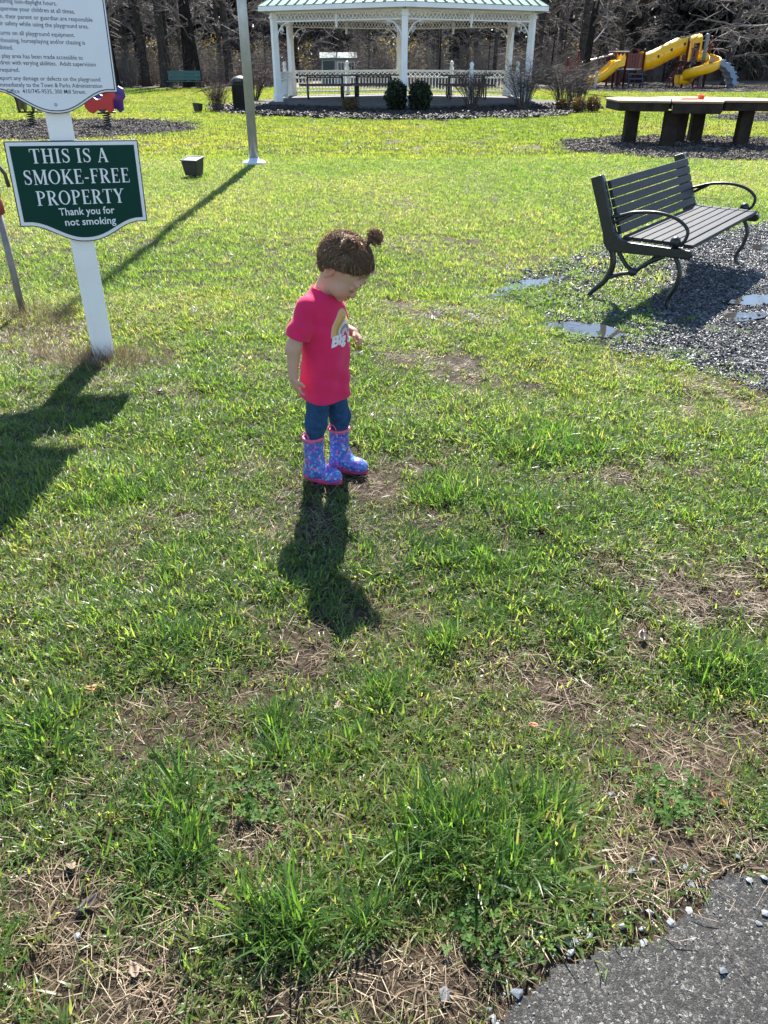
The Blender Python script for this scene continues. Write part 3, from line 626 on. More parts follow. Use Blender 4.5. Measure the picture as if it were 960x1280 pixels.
# ================================================================== PLANTS AROUND THE GAZEBO
m_box = leaf_mat('dark_evergreen_leaf', [(0, (.008, .014, .006)), (.5, (.016, .028, .010)), (1, (.035, .055, .018))], trans=.2, rough=.45)
m_rust = leaf_mat('russet_leaf', [(0, (.05, .032, .016)), (.5, (.12, .078, .035)), (1, (.20, .14, .06))], trans=.3, rough=.5)
m_twig = mat('bare_twigs', (.060, .046, .038), .8, base2=(.15, .12, .10), vscale=2)
m_twig_red = mat('reddish_twigs', (.055, .032, .026), .8, base2=(.12, .075, .06), vscale=3)
def leaf_ball(n, rx, rz_, size, seed, shell=.55, bumpy=.12):
    gg = np.random.default_rng(seed); d = gg.normal(size=(n, 3)); d /= np.linalg.norm(d, axis=1)[:, None]; r = (shell + (1 - shell) * gg.random(n)) * (1 + bumpy * np.sin(d[:, 0] * 5 + seed) * np.cos(d[:, 2] * 6 + d[:, 1] * 4))
    c = d * r[:, None] * np.array([rx, rx, rz_]); c[:, 2] += rz_ * .92; k = c[:, 2] > .01; c = c[k]; n = len(c)
    u = gg.normal(size=(n, 3)); u /= np.linalg.norm(u, axis=1)[:, None]; w = np.cross(u, gg.normal(size=(n, 3))); w /= np.linalg.norm(w, axis=1)[:, None]; s = gg.uniform(.6, 1.3, n)[:, None] * size
    v = np.stack([c - u * s, c + w * s * .55, c + u * s, c - w * s * .55], 1).reshape(-1, 3); f = np.arange(n * 4).reshape(-1, 4)
    return v, f, gg
def bush(name, label, cat, loc, rx, rz_, m, seed, n=2600, size=.04, group=None):
    t = thing(name, label, cat, loc, 0, group); v, f, gg = leaf_ball(n, rx, rz_, size, seed); me = np_mesh('foliage', v, f); nn_ = len(v)
    a = me.attributes.new('bv', 'FLOAT', 'POINT'); a.data.foreach_set('value', np.repeat(np.clip(gg.normal(.5, .2, nn_ // 4), 0, 1), 4).astype(np.float32))
    obj('foliage', me, m, t); mb = MB()
    for q in range(5): an = q * 1.26; mb.tube([(0, 0, 0), (rx * .3 * math.cos(an), rx * .3 * math.sin(an), rz_ * .8), (rx * .6 * math.cos(an), rx * .6 * math.sin(an), rz_ * 1.3)], [.02, .014, .006], 5)
    mb.build('stem', m_twig, t); return t
bush('clipped_shrub', 'dark clipped evergreen shrub, the one nearer the flagpole, before the gazebo', 'shrub', (.36, 26.3, .03), .34, .45, m_box, 1, 3200)
bush('clipped_shrub', 'dark clipped evergreen shrub, the one nearer the playground, before the gazebo', 'shrub', (1.08, 26.2, .03), .36, .44, m_box, 2, 3200)
for k, (x, y, r_) in enumerate(((5.45, 26.6, .20), (5.83, 26.0, .24), (6.35, 26.4, .24))):
    bush('round_shrub', ('smallest of the round russet shrubs by the hedge end of the gazebo', 'round russet shrub standing between two others at the gazebo bed edge', 'round russet shrub on the playground side of the gazebo bed')[k], 'shrub', (x, y, .03), r_, r_ * .95, m_rust, 10 + k, 1700, .026, 'round russet shrubs')
bush('low_shrub', 'low brown faded shrub below the gazebo corner column', 'shrub', (-1.0, 26.0, .03), .28, .22, m_rust, 17, 900, .035)

def twig_bush(name, label, loc, h, spread, seed, m, stems=26, group=None):
    gg = random.Random(seed); t = thing(name, label, 'bush', loc, 0, group); mb = MB(); ms = MB()
    for q in range(stems):
        an = gg.random() * 6.28; out = spread * math.sqrt(gg.random()); hh = h * gg.uniform(.6, 1.05)
        p0 = V(.12 * math.cos(an), .12 * math.sin(an), 0); p1 = V(out * .5 * math.cos(an), out * .5 * math.sin(an), hh * .55); p2 = V(out * math.cos(an) + gg.gauss(0, .05), out * math.sin(an) + gg.gauss(0, .05), hh)
        ms.tube([p0, p1, p2], [.012, .008, .004], 4)
        for w_ in range(9):
            tt = gg.uniform(.3, 1); s = p0.lerp(p1, tt * 2) if tt < .5 else p1.lerp(p2, tt * 2 - 1); e = s + V(gg.gauss(0, .15), gg.gauss(0, .15), gg.uniform(.02, .25)) * h * .9
            mb.tube([s, (s + e) / 2 + V(gg.gauss(0, .02), gg.gauss(0, .02), .02), e], [.005, .004, .002], 3, caps=False)
            for _ in range(3):
                s2 = s.lerp(e, gg.uniform(.3, 1)); mb.tube([s2, s2 + V(gg.gauss(0, .1), gg.gauss(0, .1), gg.uniform(-.02, .14)) * h], [.003, .0015], 3, caps=False)
    ms.build('stem', m, t); mb.build('twig', m, t, kind='stuff'); return t
twig_bush('bare_bush', 'bare reddish twiggy bush under the gazebo entry post', (2.75, 27.2, .03), 1.0, .75, 3, m_twig_red, 30)
twig_bush('bare_bush', 'tall bare twiggy bush reaching over the gazebo corner railing', (4.35, 27.3, .03), 1.35, .95, 4, m_twig, 38)
twig_bush('bare_bush', 'dense bare bush behind the small round russet shrubs', (5.7, 27.6, .03), 1.25, 1.0, 5, m_twig, 44)
twig_bush('bare_bush', 'bare bush at the outer end of the hedge by the gazebo corner', (6.35, 28.4, .03), 1.2, .9, 6, m_twig, 40)
twig_bush('bare_bush', 'small bare bush beside the black litter bin', (-5.15, 26.9, .0), .8, .55, 7, m_twig_red, 30)
twig_bush('bare_bush', 'reddish bare bush behind the black litter bin', (-5.0, 33.5, .0), 1.2, 1.0, 8, m_twig_red, 34)

# litter bin, small floodlight in the bed
t = thing('litter_bin', 'black round litter bin standing behind the grey flagpole', 'bin', (-4.42, 27.0, -.10))
mb = MB(); mb.lathe([(.24, .02), (.27, .08), (.27, .82), (.285, .84), (.285, .88)], 20); mb.build('drum', m_black, t, smooth=True)
mb = MB(); mb.lathe([(.29, .88), (.28, .95), (.18, 1.04), (.05, 1.07)], 20); mb.build('lid', m_black, t, smooth=True)
mb = MB(); mb.box((.0, -.22, .97), (.18, .14, .09)); mb.build('flap', mat('grey_flap', (.05, .05, .05), .4), t)
def flood(name, label, loc, rz, s, mbody, mglass):
    t = thing(name, label, 'light', loc, rz); mb = MB(); w0, w1, d0, d1 = .115, .145, .095, .125
    P = [(-w0, -d0, .07), (w0, -d0, .07), (w0, d0, .07), (-w0, d0, .07), (-w1, -d1, .29), (w1, -d1, .29), (w1, d1, .33), (-w1, d1, .33)]
    mb.add([V(*p) * s for p in P], [(3, 2, 1, 0), (4, 5, 6, 7), (0, 1, 5, 4), (1, 2, 6, 5), (2, 3, 7, 6), (3, 0, 4, 7)]); mb.build('housing', mbody, t, bevel=.008 * s)
    mb = MB(); Q = [V(-w1 - .012, -d1 - .012, .290), V(w1 + .012, -d1 - .012, .290), V(w1 + .012, d1 + .012, .334), V(-w1 - .012, d1 + .012, .334)]
    I = [V(-w1 + .02, -d1 + .02, .297), V(w1 - .02, -d1 + .02, .297), V(w1 - .02, d1 - .02, .330), V(-w1 + .02, d1 - .02, .330)]; h = V(0, -.004, .016)
    mb.add([(p + h * k) * s for k in (0, 1) for p in Q] + [(p + h) * s for p in I] + [p * s for p in I], [(0, 1, 5, 4), (1, 2, 6, 5), (2, 3, 7, 6), (3, 0, 4, 7), (4, 5, 9, 8), (5, 6, 10, 9), (6, 7, 11, 10), (7, 4, 8, 11), (8, 9, 13, 12), (9, 10, 14, 13), (10, 11, 15, 14), (11, 8, 12, 15), (3, 2, 1, 0)]); mb.build('rim', mbody, t)
    mb = MB(); mb.add([(p + h * .5) * s for p in I], [(0, 1, 2, 3)]); mb.build('glass', mglass, t)
    mb = MB(); mb.box(V(0, 0, .045) * s, V(.05, .05, .09) * s); mb.box(V(.115, 0, .085) * s, V(.02, .06, .17) * s); mb.build('bracket', mbody, t); return t
m_bronze = mat('dark_bronze_paint', (.035, .033, .031), .42, var=.2, vscale=12)
m_glass_pale = mat('floodlight_glass', (.55, .60, .62), .12, spec=.8)
flood('ground_floodlight', 'dark square floodlight tilted up on the lawn beside the flagpole', (-2.67, 11.72, -.03), R(-20), .84, m_bronze, m_glass_pale)
flood('ground_floodlight', 'small floodlight with pale face in the bed by the bare bush', (-5.62, 26.2, .0), R(150), .8, m_bronze, mat('white_face', (.7, .7, .7), .3))

# ================================================================== SHED, GREEN BENCH
t = thing('shed', 'small white shed with dark door and window behind the gazebo', 'shed', (-2.9, 56.5, .02), R(4)); SW, SD, SH = 2.1, 1.8, 1.3
mb = MB(); mb.box((0, 0, SH / 2), (SW, SD, SH)); mb.build('wall', mat('shade_greyed_white', (.36, .37, .36), .7, var=.1), t)  # white walls greyed in their base colour to stand for shade
m_dkteal = mat('dark_teal_paint', (.02, .045, .045), .5)
mb = MB(); mb.box((-.62, -SD / 2 - .012, .62), (.72, .03, 1.24)); dr = mb.build('door', m_dkteal, t); mb = MB(); mb.box((-.36, -SD / 2 - .035, .62), (.03, .03, .12)); mb.build('handle', m_black, dr)
for x in (.15, .78):
    mb = MB(); mb.box((x, -SD / 2 - .012, .95), (.40, .03, .45)); wd = mb.build('window', mat('dark_pane', (.02, .025, .03), .15), t)
    mb = MB(); [mb.box((x + a, -SD / 2 - .028, .95 + c_), s_) for a, c_, s_ in ((-.2, 0, (.04, .02, .5)), (.2, 0, (.04, .02, .5)), (0, .23, (.44, .02, .04)), (0, -.23, (.44, .02, .04)), (0, 0, (.02, .02, .45)))]; mb.build('frame', m_white, wd)
mb = MB(); mb.prism([(-SD / 2 - .15, SH), (SD / 2 + .15, SH), (SD / 2 + .15, SH + .12), (0, SH + .42), (-SD / 2 - .15, SH + .12)], -SW / 2 - .12, SW / 2 + .12, Matrix(((0, 0, 1, 0), (1, 0, 0, 0), (0, 1, 0, 0), (0, 0, 0, 1)))); mb.build('roof', mat('shingle_roof', (.10, .13, .13), .8, var=.2), t)

m_gpaint = mat('green_bench_paint', (.012, .085, .066), .4, var=.15, vscale=3)
t = thing('park_bench', 'plain green bench at the foot of the dark trees', 'bench', (-10.8, 47.6, -.08), R(2))
for z in (.55, .70, .85):
    mb = MB(); mb.box((0, .22, z), (1.75, .04, .135), Matrix.Rotation(R(-8), 3, 'X')); mb.build('back_slat', m_gpaint, t)
for y in (-.22, -.06, .10):
    mb = MB(); mb.box((0, y, .43), (1.75, .14, .04)); mb.build('seat_slat', m_gpaint, t)
for x in (-.72, .72):
    mb = MB(); mb.box((x, -.16, .205), (.06, .06, .41)); mb.build('leg', m_black, t); mb = MB(); mb.bar((x, .17, 0), (x, .27, .92), .06, .06, (1, 0, 0)); mb.build('leg', m_black, t)

# ================================================================== PLAYGROUND
m_yel = mat('yellow_plastic', (.90, .47, .004), .32, var=.05, vscale=2, coat=.2)
m_mar = mat('maroon_paint', (.11, .013, .011), .4, var=.15)
m_slate = mat('slate_plastic', (.19, .27, .38), .45, var=.12, vscale=3)
m_navy = mat('navy_steps', (.025, .04, .075), .5)
m_tan = mat('pale_tan_plastic', (.62, .56, .42), .45)
m_grey = mat('galvanised', (.38, .39, .40), .4, metal=.4, var=.15)
PY = 49.0
play = thing('play_structure', 'large playground unit with yellow slides, maroon posts and slate climber', 'playground', (14.5, PY, .02)); px = lambda x: x - 14.5
def post(x, y, h, m=m_mar, r=.06):
    mb = MB(); mb.lathe([(r, 0), (r, h), (r * 1.15, h + .01), (r * .8, h + .07), (.01, h + .09)], 10, (px(x), y, 0)); return mb.build('post', m, play, smooth=True)
for (x, y, h) in ((10.05, -.4, 1.35), (10.8, .6, 1.7), (12.55, -.6, 1.75), (12.55, .7, 1.75), (13.15, -.6, 1.65), (14.1, -.6, 1.75), (14.1, .7, 1.75), (13.15, .7, 1.65), (16.35, -.7, 2.35), (16.35, .7, 2.35), (17.45, .7, 2.5), (17.55, -.7, 2.35)): post(x, y, h)
post(17.25, -.85, 2.45, m_slate, .11)
def deck(x0, x1, z):
    mb = MB(); mb.box((px((x0 + x1) / 2), .05, z), (x1 - x0, 1.3, .07)); mb.build('deck', m_navy, play)
deck(12.5, 14.15, .85); deck(16.3, 17.6, 1.25)
# maroon barrier panels with pale balls
for x0, x1, z0, z1 in ((13.2, 14.05, .95, 1.6), (16.42, 17.5, 1.3, 1.85)):
    mb = MB(); n = 6
    mb.bar((px(x0), -.6, z1), (px(x1), -.6, z1), .05, .05); mb.bar((px(x0), -.6, z0), (px(x1), -.6, z0), .05, .05)
    for q in range(n): xq = x0 + (x1 - x0) * (q + .5) / n; mb.box((px(xq), -.6, (z0 + z1) / 2), (.11, .035, z1 - z0))
    mb.build('barrier', m_mar, play)
mb = MB(); mb.box((px(12.85), 0, 1.72), (.75, 1.5, .06)); mb.build('canopy', m_tan, play)
mb = MB(); mb.bar((px(10.05), -.4, 1.3), (px(10.8), -.4, 1.3), .05, .05); mb.box((px(10.42), -.4, .95), (.65, .03, .55)); mb.build('panel', m_mar, play)
mb = MB(); mb.tube([(px(10.8), -.4, 1.2), (px(12.5), -.4, 1.6)], .04, 8); mb.tube([(px(11.0), -.5, .45), (px(11.6), -.5, .6)], .03, 8); mb.build('overhead_bar', m_grey, play)
def trough(name, path, w, h, m, th=.03, wall=True):
    """open slide: rounded U section swept along a path"""
    pts = [V(*p) for p in path]; n = len(pts); secs = []
    prof = [(-1, 1), (-1.02, .55), (-.9, .15), (-.55, 0), (0, -.03), (.55, 0), (.9, .15), (1.02, .55), (1, 1)]; prof2 = [(a * 1.09, b_ - .18) for a, b_ in prof]
    for i, p in enumerate(pts):
        t = (pts[min(i + 1, n - 1)] - pts[max(i - 1, 0)]).normalized(); sd = t.cross(V(0, 0, 1)).normalized(); u = sd.cross(t)
        secs.append([p + sd * (a * w / 2) + u * (b_ * h) for a, b_ in prof] + [p + sd * (a * w / 2) + u * (b_ * h) for a, b_ in reversed(prof2)])
    mb = MB(); K = len(secs[0]); mb.add([q for s_ in secs for q in s_], [(i * K + k, i * K + (k + 1) % K, (i + 1) * K + (k + 1) % K, (i + 1) * K + k) for i in range(n - 1) for k in range(K)] + [tuple(range(K - 1, -1, -1)), tuple((n - 1) * K + k for k in range(K))])
    return mb.build(name, m, play, smooth=True)
for y0 in (-1.35, -.65):
    trough('slide', [(px(12.75), y0, 1.05), (px(12.5), y0, 1.0), (px(12.2), y0, .72), (px(11.85), y0, .45), (px(11.5), y0, .28), (px(11.1), y0, .22), (px(10.85), y0, .2)], .62, .34, m_yel)
mb = MB()
for s_ in (-1.7, -1.0, -.3): mb.prism([(px(12.35), .9), (px(12.5), 1.0), (px(12.8), 1.05), (px(12.82), 1.45), (px(12.72), 1.62), (px(12.60), 1.45)], s_ - .02, s_ + .02, Matrix(((1, 0, 0, 0), (0, 0, 1, 0), (0, 1, 0, 0), (0, 0, 0, 1))))
mb.build('slide_hood', m_yel, play)
post(11.32, -1.9, .72, mat('white_post_plastic', (.75, .75, .74), .5), .07)
# crawl tube climbing from the low deck to the tower
mb = MB(); P = []
for q in range(15): t = q / 14; P.append((px(14.15 + 2.3 * t), -.1, 1.22 + .78 * (t * t * (3 - 2 * t))))
mb.tube(P, [.43 + .018 * (q % 2) for q in range(15)], 20); tb = mb.build('crawl_tube', m_yel, play, smooth=True)
mb = MB(); mb.lathe([(.50, 0), (.50, .07)], 20); M = Matrix.Rotation(R(90), 4, 'Y'); mb.v = [tuple(M @ V(*p) + V(px(14.1), -.1, 1.22)) for p in mb.v]; mb.box((px(14.13), -.1, 1.22), (.05, 1.05, 1.0)); mb.build('tube_plate', m_yel, tb)
m_hole_shade = mat('painted_hole_shade', (.06, .03, .005), .7)  # dark yellow on solid plugs, painting the shade inside the tube's holes
for q in range(2, 13, 2):
    p = V(*P[q]); mb = MB(); M = Matrix.Translation(p + V(.08, -.41, .10)) @ Matrix.Rotation(R(82), 4, 'X'); mb.prism([(.055 * math.cos(k * .524), .075 * math.sin(k * .524)) for k in range(12)], -.04, .05, M); mb.build('porthole', m_yel if q % 4 else m_hole_shade, tb)
# tower hood and spiral slide
mb = MB(); prof = []
for q in range(9): an = math.pi * q / 8; prof.append((.62 * math.cos(an), .32 * math.sin(an)))
A = [V(px(16.45) + .0, a * 1.0, 2.12 + b_) for a, b_ in prof]; B = [V(px(17.1), a * 1.05, 2.20 + b_ * 1.1) for a, b_ in prof]; A2 = [p * 1 + V(0, 0, -.06) for p in A]; B2 = [p + V(0, 0, -.06) for p in B]
mb.strip(A, B); mb.strip(B2, A2); mb.strip(A2, A); mb.strip(B, B2); mb.build('tower_hood', m_yel, play, smooth=True)
for y0 in (-.62, .62):
    for x in (16.5, 17.05): mb = MB(); mb.bar((px(x), y0, 1.25), (px(x), y0, 2.2), .10, .05, (0, 1, 0)); mb.build('hood_upright', m_yel, play)
sp_ = []
for q in range(22): t = q / 21; an = R(100) - R(330) * t; sp_.append((px(17.05) + .62 * math.cos(an) + .05, -1.15 + .62 * math.sin(an), 1.38 - 1.12 * t))
sp_ += [(sp_[-1][0] - .35, sp_[-1][1] - .12, .24), (sp_[-1][0] - .7, sp_[-1][1] - .18, .23)]
trough('spiral_slide', sp_, .58, .40, m_yel)
mb = MB(); mb.tube([(px(17.1), -1.15, 0), (px(17.1), -1.15, 1.3)], .07, 10); mb.build('slide_post', m_mar, play)
# slate rock climber: curved stepped shell
mb = MB(); n = 12; A, B = [], []
for q in range(n + 1):
    t = q / n; an = R(85) * t; x = px(17.7) + 1.65 * math.sin(an); z = 1.38 * math.cos(an) + .02
    for zz in ((z, z - .0) if q % 2 else (z,)): A.append(V(x, -.75, zz)); B.append(V(x + .10 * (q % 2), .45, zz))
    if q % 2: A.append(V(x + .10, -.75, z - .02)); B.append(V(x + .12, .45, z - .02))
A2 = [V(p.x - .18, p.y, max(p.z - .16, 0)) for p in A]; B2 = [V(p.x - .18, p.y, max(p.z - .16, 0)) for p in B]
mb.strip(A, B); mb.strip(B2, A2); mb.strip(A2, A); mb.strip(B, B2); cl = mb.build('climber', m_slate, play)
for q in range(7):
    an = R(15 + 11 * q); mb = MB(); mb.box((px(17.7) + 1.70 * math.sin(an), -.15, 1.42 * math.cos(an) + .02), (.20, 1.1, .07), Matrix.Rotation(an * .25, 3, 'Y')); mb.build('climber_step', mat('slate_step', (.24, .31, .38), .45) if q == 0 else bpy.data.materials['slate_step'], cl, bevel=.02)
# arched ladder, stair
mb = MB()
for y0 in (-.9, -.35): mb.tube([(px(15.6), y0, 0), (px(15.65), y0, .4), (px(15.95), y0, .85), (px(16.35), y0, 1.2)], .03, 7)
for q in range(4): t = .15 + q * .24; mb.tube([(px(15.6 + .75 * t * t), -.9, 1.2 * t), (px(15.6 + .75 * t * t), -.35, 1.2 * t)], .022, 6)
mb.build('arched_ladder', m_mar, play, smooth=True)
for q in range(3): mb = MB(); mb.box((px(13.65), -.85 - .2 * q, .66 - .22 * q), (.75, .24, .06)); mb.build('stair_tread', m_navy, play)
mb = MB(); [mb.bar((px(13.65 + s_ * .38), -.75, .84), (px(13.65 + s_ * .38), -1.35, .04), .04, .12) for s_ in (-1, 1)]; mb.build('stair_stringer', m_navy, play)

# ================================================================== SPRING RIDERS on the mulch
m_red = mat('red_plastic', (.50, .012, .016), .35); m_blue = mat('blue_plastic', (.02, .045, .25), .35)
def rider(loc, rz, label, ma, mb_, dark=False):
    t = thing('spring_rider', label, 'spring rider', loc, rz); out = [(-.48, .42), (-.50, .60), (-.40, .74), (-.22, .66), (-.05, .58), (.10, .60), (.22, .78), (.36, .86), (.50, .80), (.54, .64), (.44, .56), (.42, .36), (.30, .30), (.20, .38), (-.10, .36), (-.25, .28), (-.38, .32)]
    M = Matrix(((1, 0, 0, 0), (0, 0, 1, 0), (0, 1, 0, 0), (0, 0, 0, 1)))
    for s_, m in ((-.16, ma), (.16, mb_)): q = MB(); q.prism(out, s_ - .02, s_ + .02, M); q.build('side_panel', m, t, bevel=.008)
    q = MB(); q.box((-.12, 0, .56), (.32, .30, .05)); q.build('seat', m_black, t, bevel=.01)
    q = MB(); q.tube([(.2, -.3, .72), (.2, .3, .72)], .018, 8); q.build('handle', m_black, t)
    q = MB(); q.tube([(.02, -.28, .30), (.02, .28, .30)], .018, 8); q.build('foot_rest', m_black, t)
    q = MB(); q.tube([(.085 * math.cos(k * .7), .085 * math.sin(k * .7), .01 + .30 * k / 54) for k in range(55)], .014, 6); q.build('spring', m_black, t, smooth=True); return t
rider((-6.62, 20.6, .02), R(-28), 'red and blue spring rider standing on the mulch behind the rules sign', m_red, m_blue)
rider((-8.55, 20.9, .02), R(-80), 'black spring rider half hidden behind the rules sign', m_black, m_black)

# ================================================================== WOODEN TABLE on the mulch
m_timber = mat('dark_weathered_timber', (.018, .013, .010), .8, spec=.2, base2=(.042, .032, .025), vscale=5, bump=.3, bscale=30)
m_top = mat('pale_table_top', (.25, .165, .105), .75, base2=(.36, .25, .17), vscale=3)
tb = thing('play_table', 'wide low wooden table on thick square legs over the mulch', 'table', (5.75, 16.25, .012))
def slab_(pts, z0, z1, name, m, par): q = MB(); q.prism([(x - 5.75, y - 16.25) for x, y in pts], z0, z1); return q.build(name, m, par, bevel=.012)
wings = [[(4.25, 15.75), (5.1, 15.45), (5.35, 16.25), (5.15, 16.95), (4.6, 17.15), (4.25, 16.75)], [(5.12, 15.44), (5.95, 15.25), (6.15, 15.7), (5.95, 16.3), (5.37, 16.25)], [(6.17, 15.72), (7.05, 15.6), (7.25, 15.95), (7.15, 16.6), (6.6, 16.95), (6.0, 16.5), (5.97, 16.3)], [(5.17, 16.95), (5.4, 16.27), (5.94, 16.32), (5.98, 16.52), (6.55, 16.97), (6.2, 17.25), (5.5, 17.25)]]
for k, w_ in enumerate(wings):
    cx_ = sum(p[0] for p in w_) / len(w_); cy_ = sum(p[1] for p in w_) / len(w_); inner = [(cx_ + (x - cx_) * .96, cy_ + (y - cy_) * .96) for x, y in w_]
    s_ = slab_(inner, .60 - .025 * (k == 1), .735, 'apron', m_timber, tb); slab_(w_, .737, .775, 'table_panel', m_top, tb)
for x, y in ((4.74, 16.5), (5.28, 15.85), (5.75, 16.7), (6.15, 16.9), (6.75, 16.1)):
    q = MB(); q.box((x - 5.75, y - 16.25, .30), (.24, .20, .60)); q.build('leg', m_timber, tb, bevel=.015)
t = thing('toy_bucket', 'orange toy pail lying on the wooden table', 'toy', (5.85, 16.1, .777)); t.scale = (.6, .6, .6)
m_or = mat('orange_plastic', (.85, .13, .05), .4)
q = MB(); q.lathe([(.085, 0), (.11, .13), (.12, .135), (.105, .13), (.08, .01)], 14, caps=False); q.lathe([(.001, .004), (.084, .004)], 14, caps=False); q.build('pail', m_or, t, smooth=True)
q = MB(); q.tube([(.11 * math.cos(k * .26), .02, .13 + .02 * math.sin(k * .26)) for k in range(13)], .006, 5); q.build('handle', m_or, t)
t = tag(MB().prism([(-.16, -.03), (.1, -.05), (.17, 0), (.1, .05), (-.16, .03)], 0, .03).build('toy_spade', m_or, bevel=.01), 'flat orange toy spade beside the pail on the table', 'toy'); t.location = (5.60, 16.0, .780)
# ================================================================== WOODS behind the lawn
m_barkt = mat('dark_tree_bark', (.010, .008, .007), .95, spec=.1, base2=(.032, .026, .022), vscale=5, bump=.7, bscale=18)
m_barkg = mat('grey_tree_bark', (.028, .023, .020), .95, spec=.15, base2=(.075, .064, .055), vscale=5, bump=.7, bscale=18)
m_branch = mat('branch_bark', (.085, .068, .057), .85, base2=(.22, .185, .16), vscale=1.2)
def grow(seed, h, r, low, nl, reach, droop=0., lean=(0, 0), sub=6, twig=5, rise=.55):
    g_ = random.Random(seed); trunk = MB(); br = MB(); tw = MB(); P = []; n = 11
    a1, a2 = g_.uniform(0, 6), g_.uniform(0, 6)
    for i in range(n + 1):
        t = i / n; P.append(V(lean[0] * t * h + .18 * r * 6 * math.sin(a1 + t * 5) * t, lean[1] * t * h + .18 * r * 6 * math.sin(a2 + t * 4) * t, t * h))
    rs = [r * (1.35 if i == 0 else (1.08 if i == 1 and False else 1)) * (1 - .85 * (i / n) ** 1.2) + .012 for i in range(n + 1)]
    P.insert(1, P[0].lerp(P[1], .25)); rs.insert(1, r * 1.05)
    trunk.tube(P, rs, 9)
    def at(t): f = t * n; 
    def pt(z):
        t = z / h * n; i = min(int(t), n - 1); q = [P[0]] + P[2:]; return q[i].lerp(q[i + 1], t - i)
    for k in range(nl):
        z = h * (low + (1 - low) * (k + g_.random()) / nl) * .97; an = g_.uniform(0, 6.283); s = pt(z); L_ = reach * h * (1 - .6 * (z / h)) * g_.uniform(.6, 1.2)
        up_ = rise * g_.uniform(.5, 1.3) - droop * .5; d = V(math.cos(an), math.sin(an), up_).normalized(); pts = [s]; 
        for q in range(5): d = (d + V(g_.gauss(0, .17), g_.gauss(0, .17), g_.gauss(0, .10) - droop * .14 + .05)).normalized(); pts.append(pts[-1] + d * L_ / 5)
        r0 = max(.018, r * .34 * (1 - z / h * .6) * g_.uniform(.6, 1.1)); br.tube(pts, [r0 * (1 - .16 * q) for q in range(6)], 5, caps=False)
        for j in range(sub):
            q = g_.uniform(.25, .98) * 5; i = min(int(q), 4); s2 = pts[i].lerp(pts[i + 1], q - i); d2 = ((pts[i + 1] - pts[i]).normalized() + V(g_.gauss(0, .7), g_.gauss(0, .7), g_.gauss(.1, .45) - droop * .4)).normalized(); L2 = L_ * g_.uniform(.25, .55); p2 = [s2]
            for w_ in range(3): d2 = (d2 + V(g_.gauss(0, .2), g_.gauss(0, .2), g_.gauss(0, .15) - droop * .15)).normalized(); p2.append(p2[-1] + d2 * L2 / 3)
            br.tube(p2, [r0 * .38, r0 * .3, r0 * .22, r0 * .12], 4, caps=False)
            for w_ in range(twig):
                qq = g_.uniform(.15, 1) * 3; i2 = min(int(qq), 2); s3 = p2[i2].lerp(p2[i2 + 1], qq - i2); d3 = (d2 + V(g_.gauss(0, .8), g_.gauss(0, .8), g_.gauss(0, .5) - droop * .5)).normalized(); L3 = L2 * g_.uniform(.25, .6)
                e1 = s3 + d3 * L3 * .5; e2 = e1 + (d3 + V(g_.gauss(0, .3), g_.gauss(0, .3), -droop * .4)).normalized() * L3 * .5
                tw.tube([s3, e1, e2], [r0 * .16 + .003, r0 * .11 + .002, .002], 3, caps=False)
    return trunk, br, tw
def tree(name, label, loc, rz, gr, m=m_barkt, group=None, mbr=m_branch):
    t = thing(name, label, 'tree', loc, rz, group); gr[0].build('trunk', m, t, smooth=True); cr = gr[1].build('crown', mbr, t, kind='stuff'); gr[2].build('twig', mbr, cr, kind='stuff'); return t
wood_specs = [('broad dark trunk', grow(1, 11.5, .34, .22, 16, .30), m_barkt), ('slim straight grey trunk', grow(2, 10.5, .15, .16, 18, .24), m_barkg), ('slim leaning dark trunk', grow(3, 9.5, .13, .12, 16, .26, lean=(.10, .02)), m_barkt),
              ('stout grey trunk', grow(4, 11, .25, .2, 16, .30), m_barkg), ('thin sapling stem', grow(5, 5.5, .05, .10, 16, .34, rise=.8), m_barkg), ('thin arching sapling stem', grow(6, 4.6, .045, .08, 16, .40, droop=.5, rise=.8), m_barkt), ('twiggy low limbs', grow(7, 7.0, .10, .10, 22, .38, droop=.35), m_barkg)]
protos = []
gw = random.Random(42); used_xy = []
def place_tree(k, x, y, rz=None, sc_=1.0, label=None):
    nm, gr, m = wood_specs[k]; lab = label or ('bare tree with %s in the wood beyond the lawn' % nm)
    grp = None if label else 'bare trees with %s' % nm
    if k not in protos_d:
        t = tree('bare_tree', lab, (x, y, 0), 0, gr, m, grp); protos_d[k] = t
    else:
        t = copy_tree(protos_d[k]); t.location = (x, y, 0); t['label'] = lab
        if grp: t['group'] = grp
        elif 'group' in t: del t['group']
    t.rotation_euler = (0, 0, gw.random() * 6.28 if rz is None else rz); t.scale = (sc_,) * 3; used_xy.append((x, y)); return t
protos_d = {}
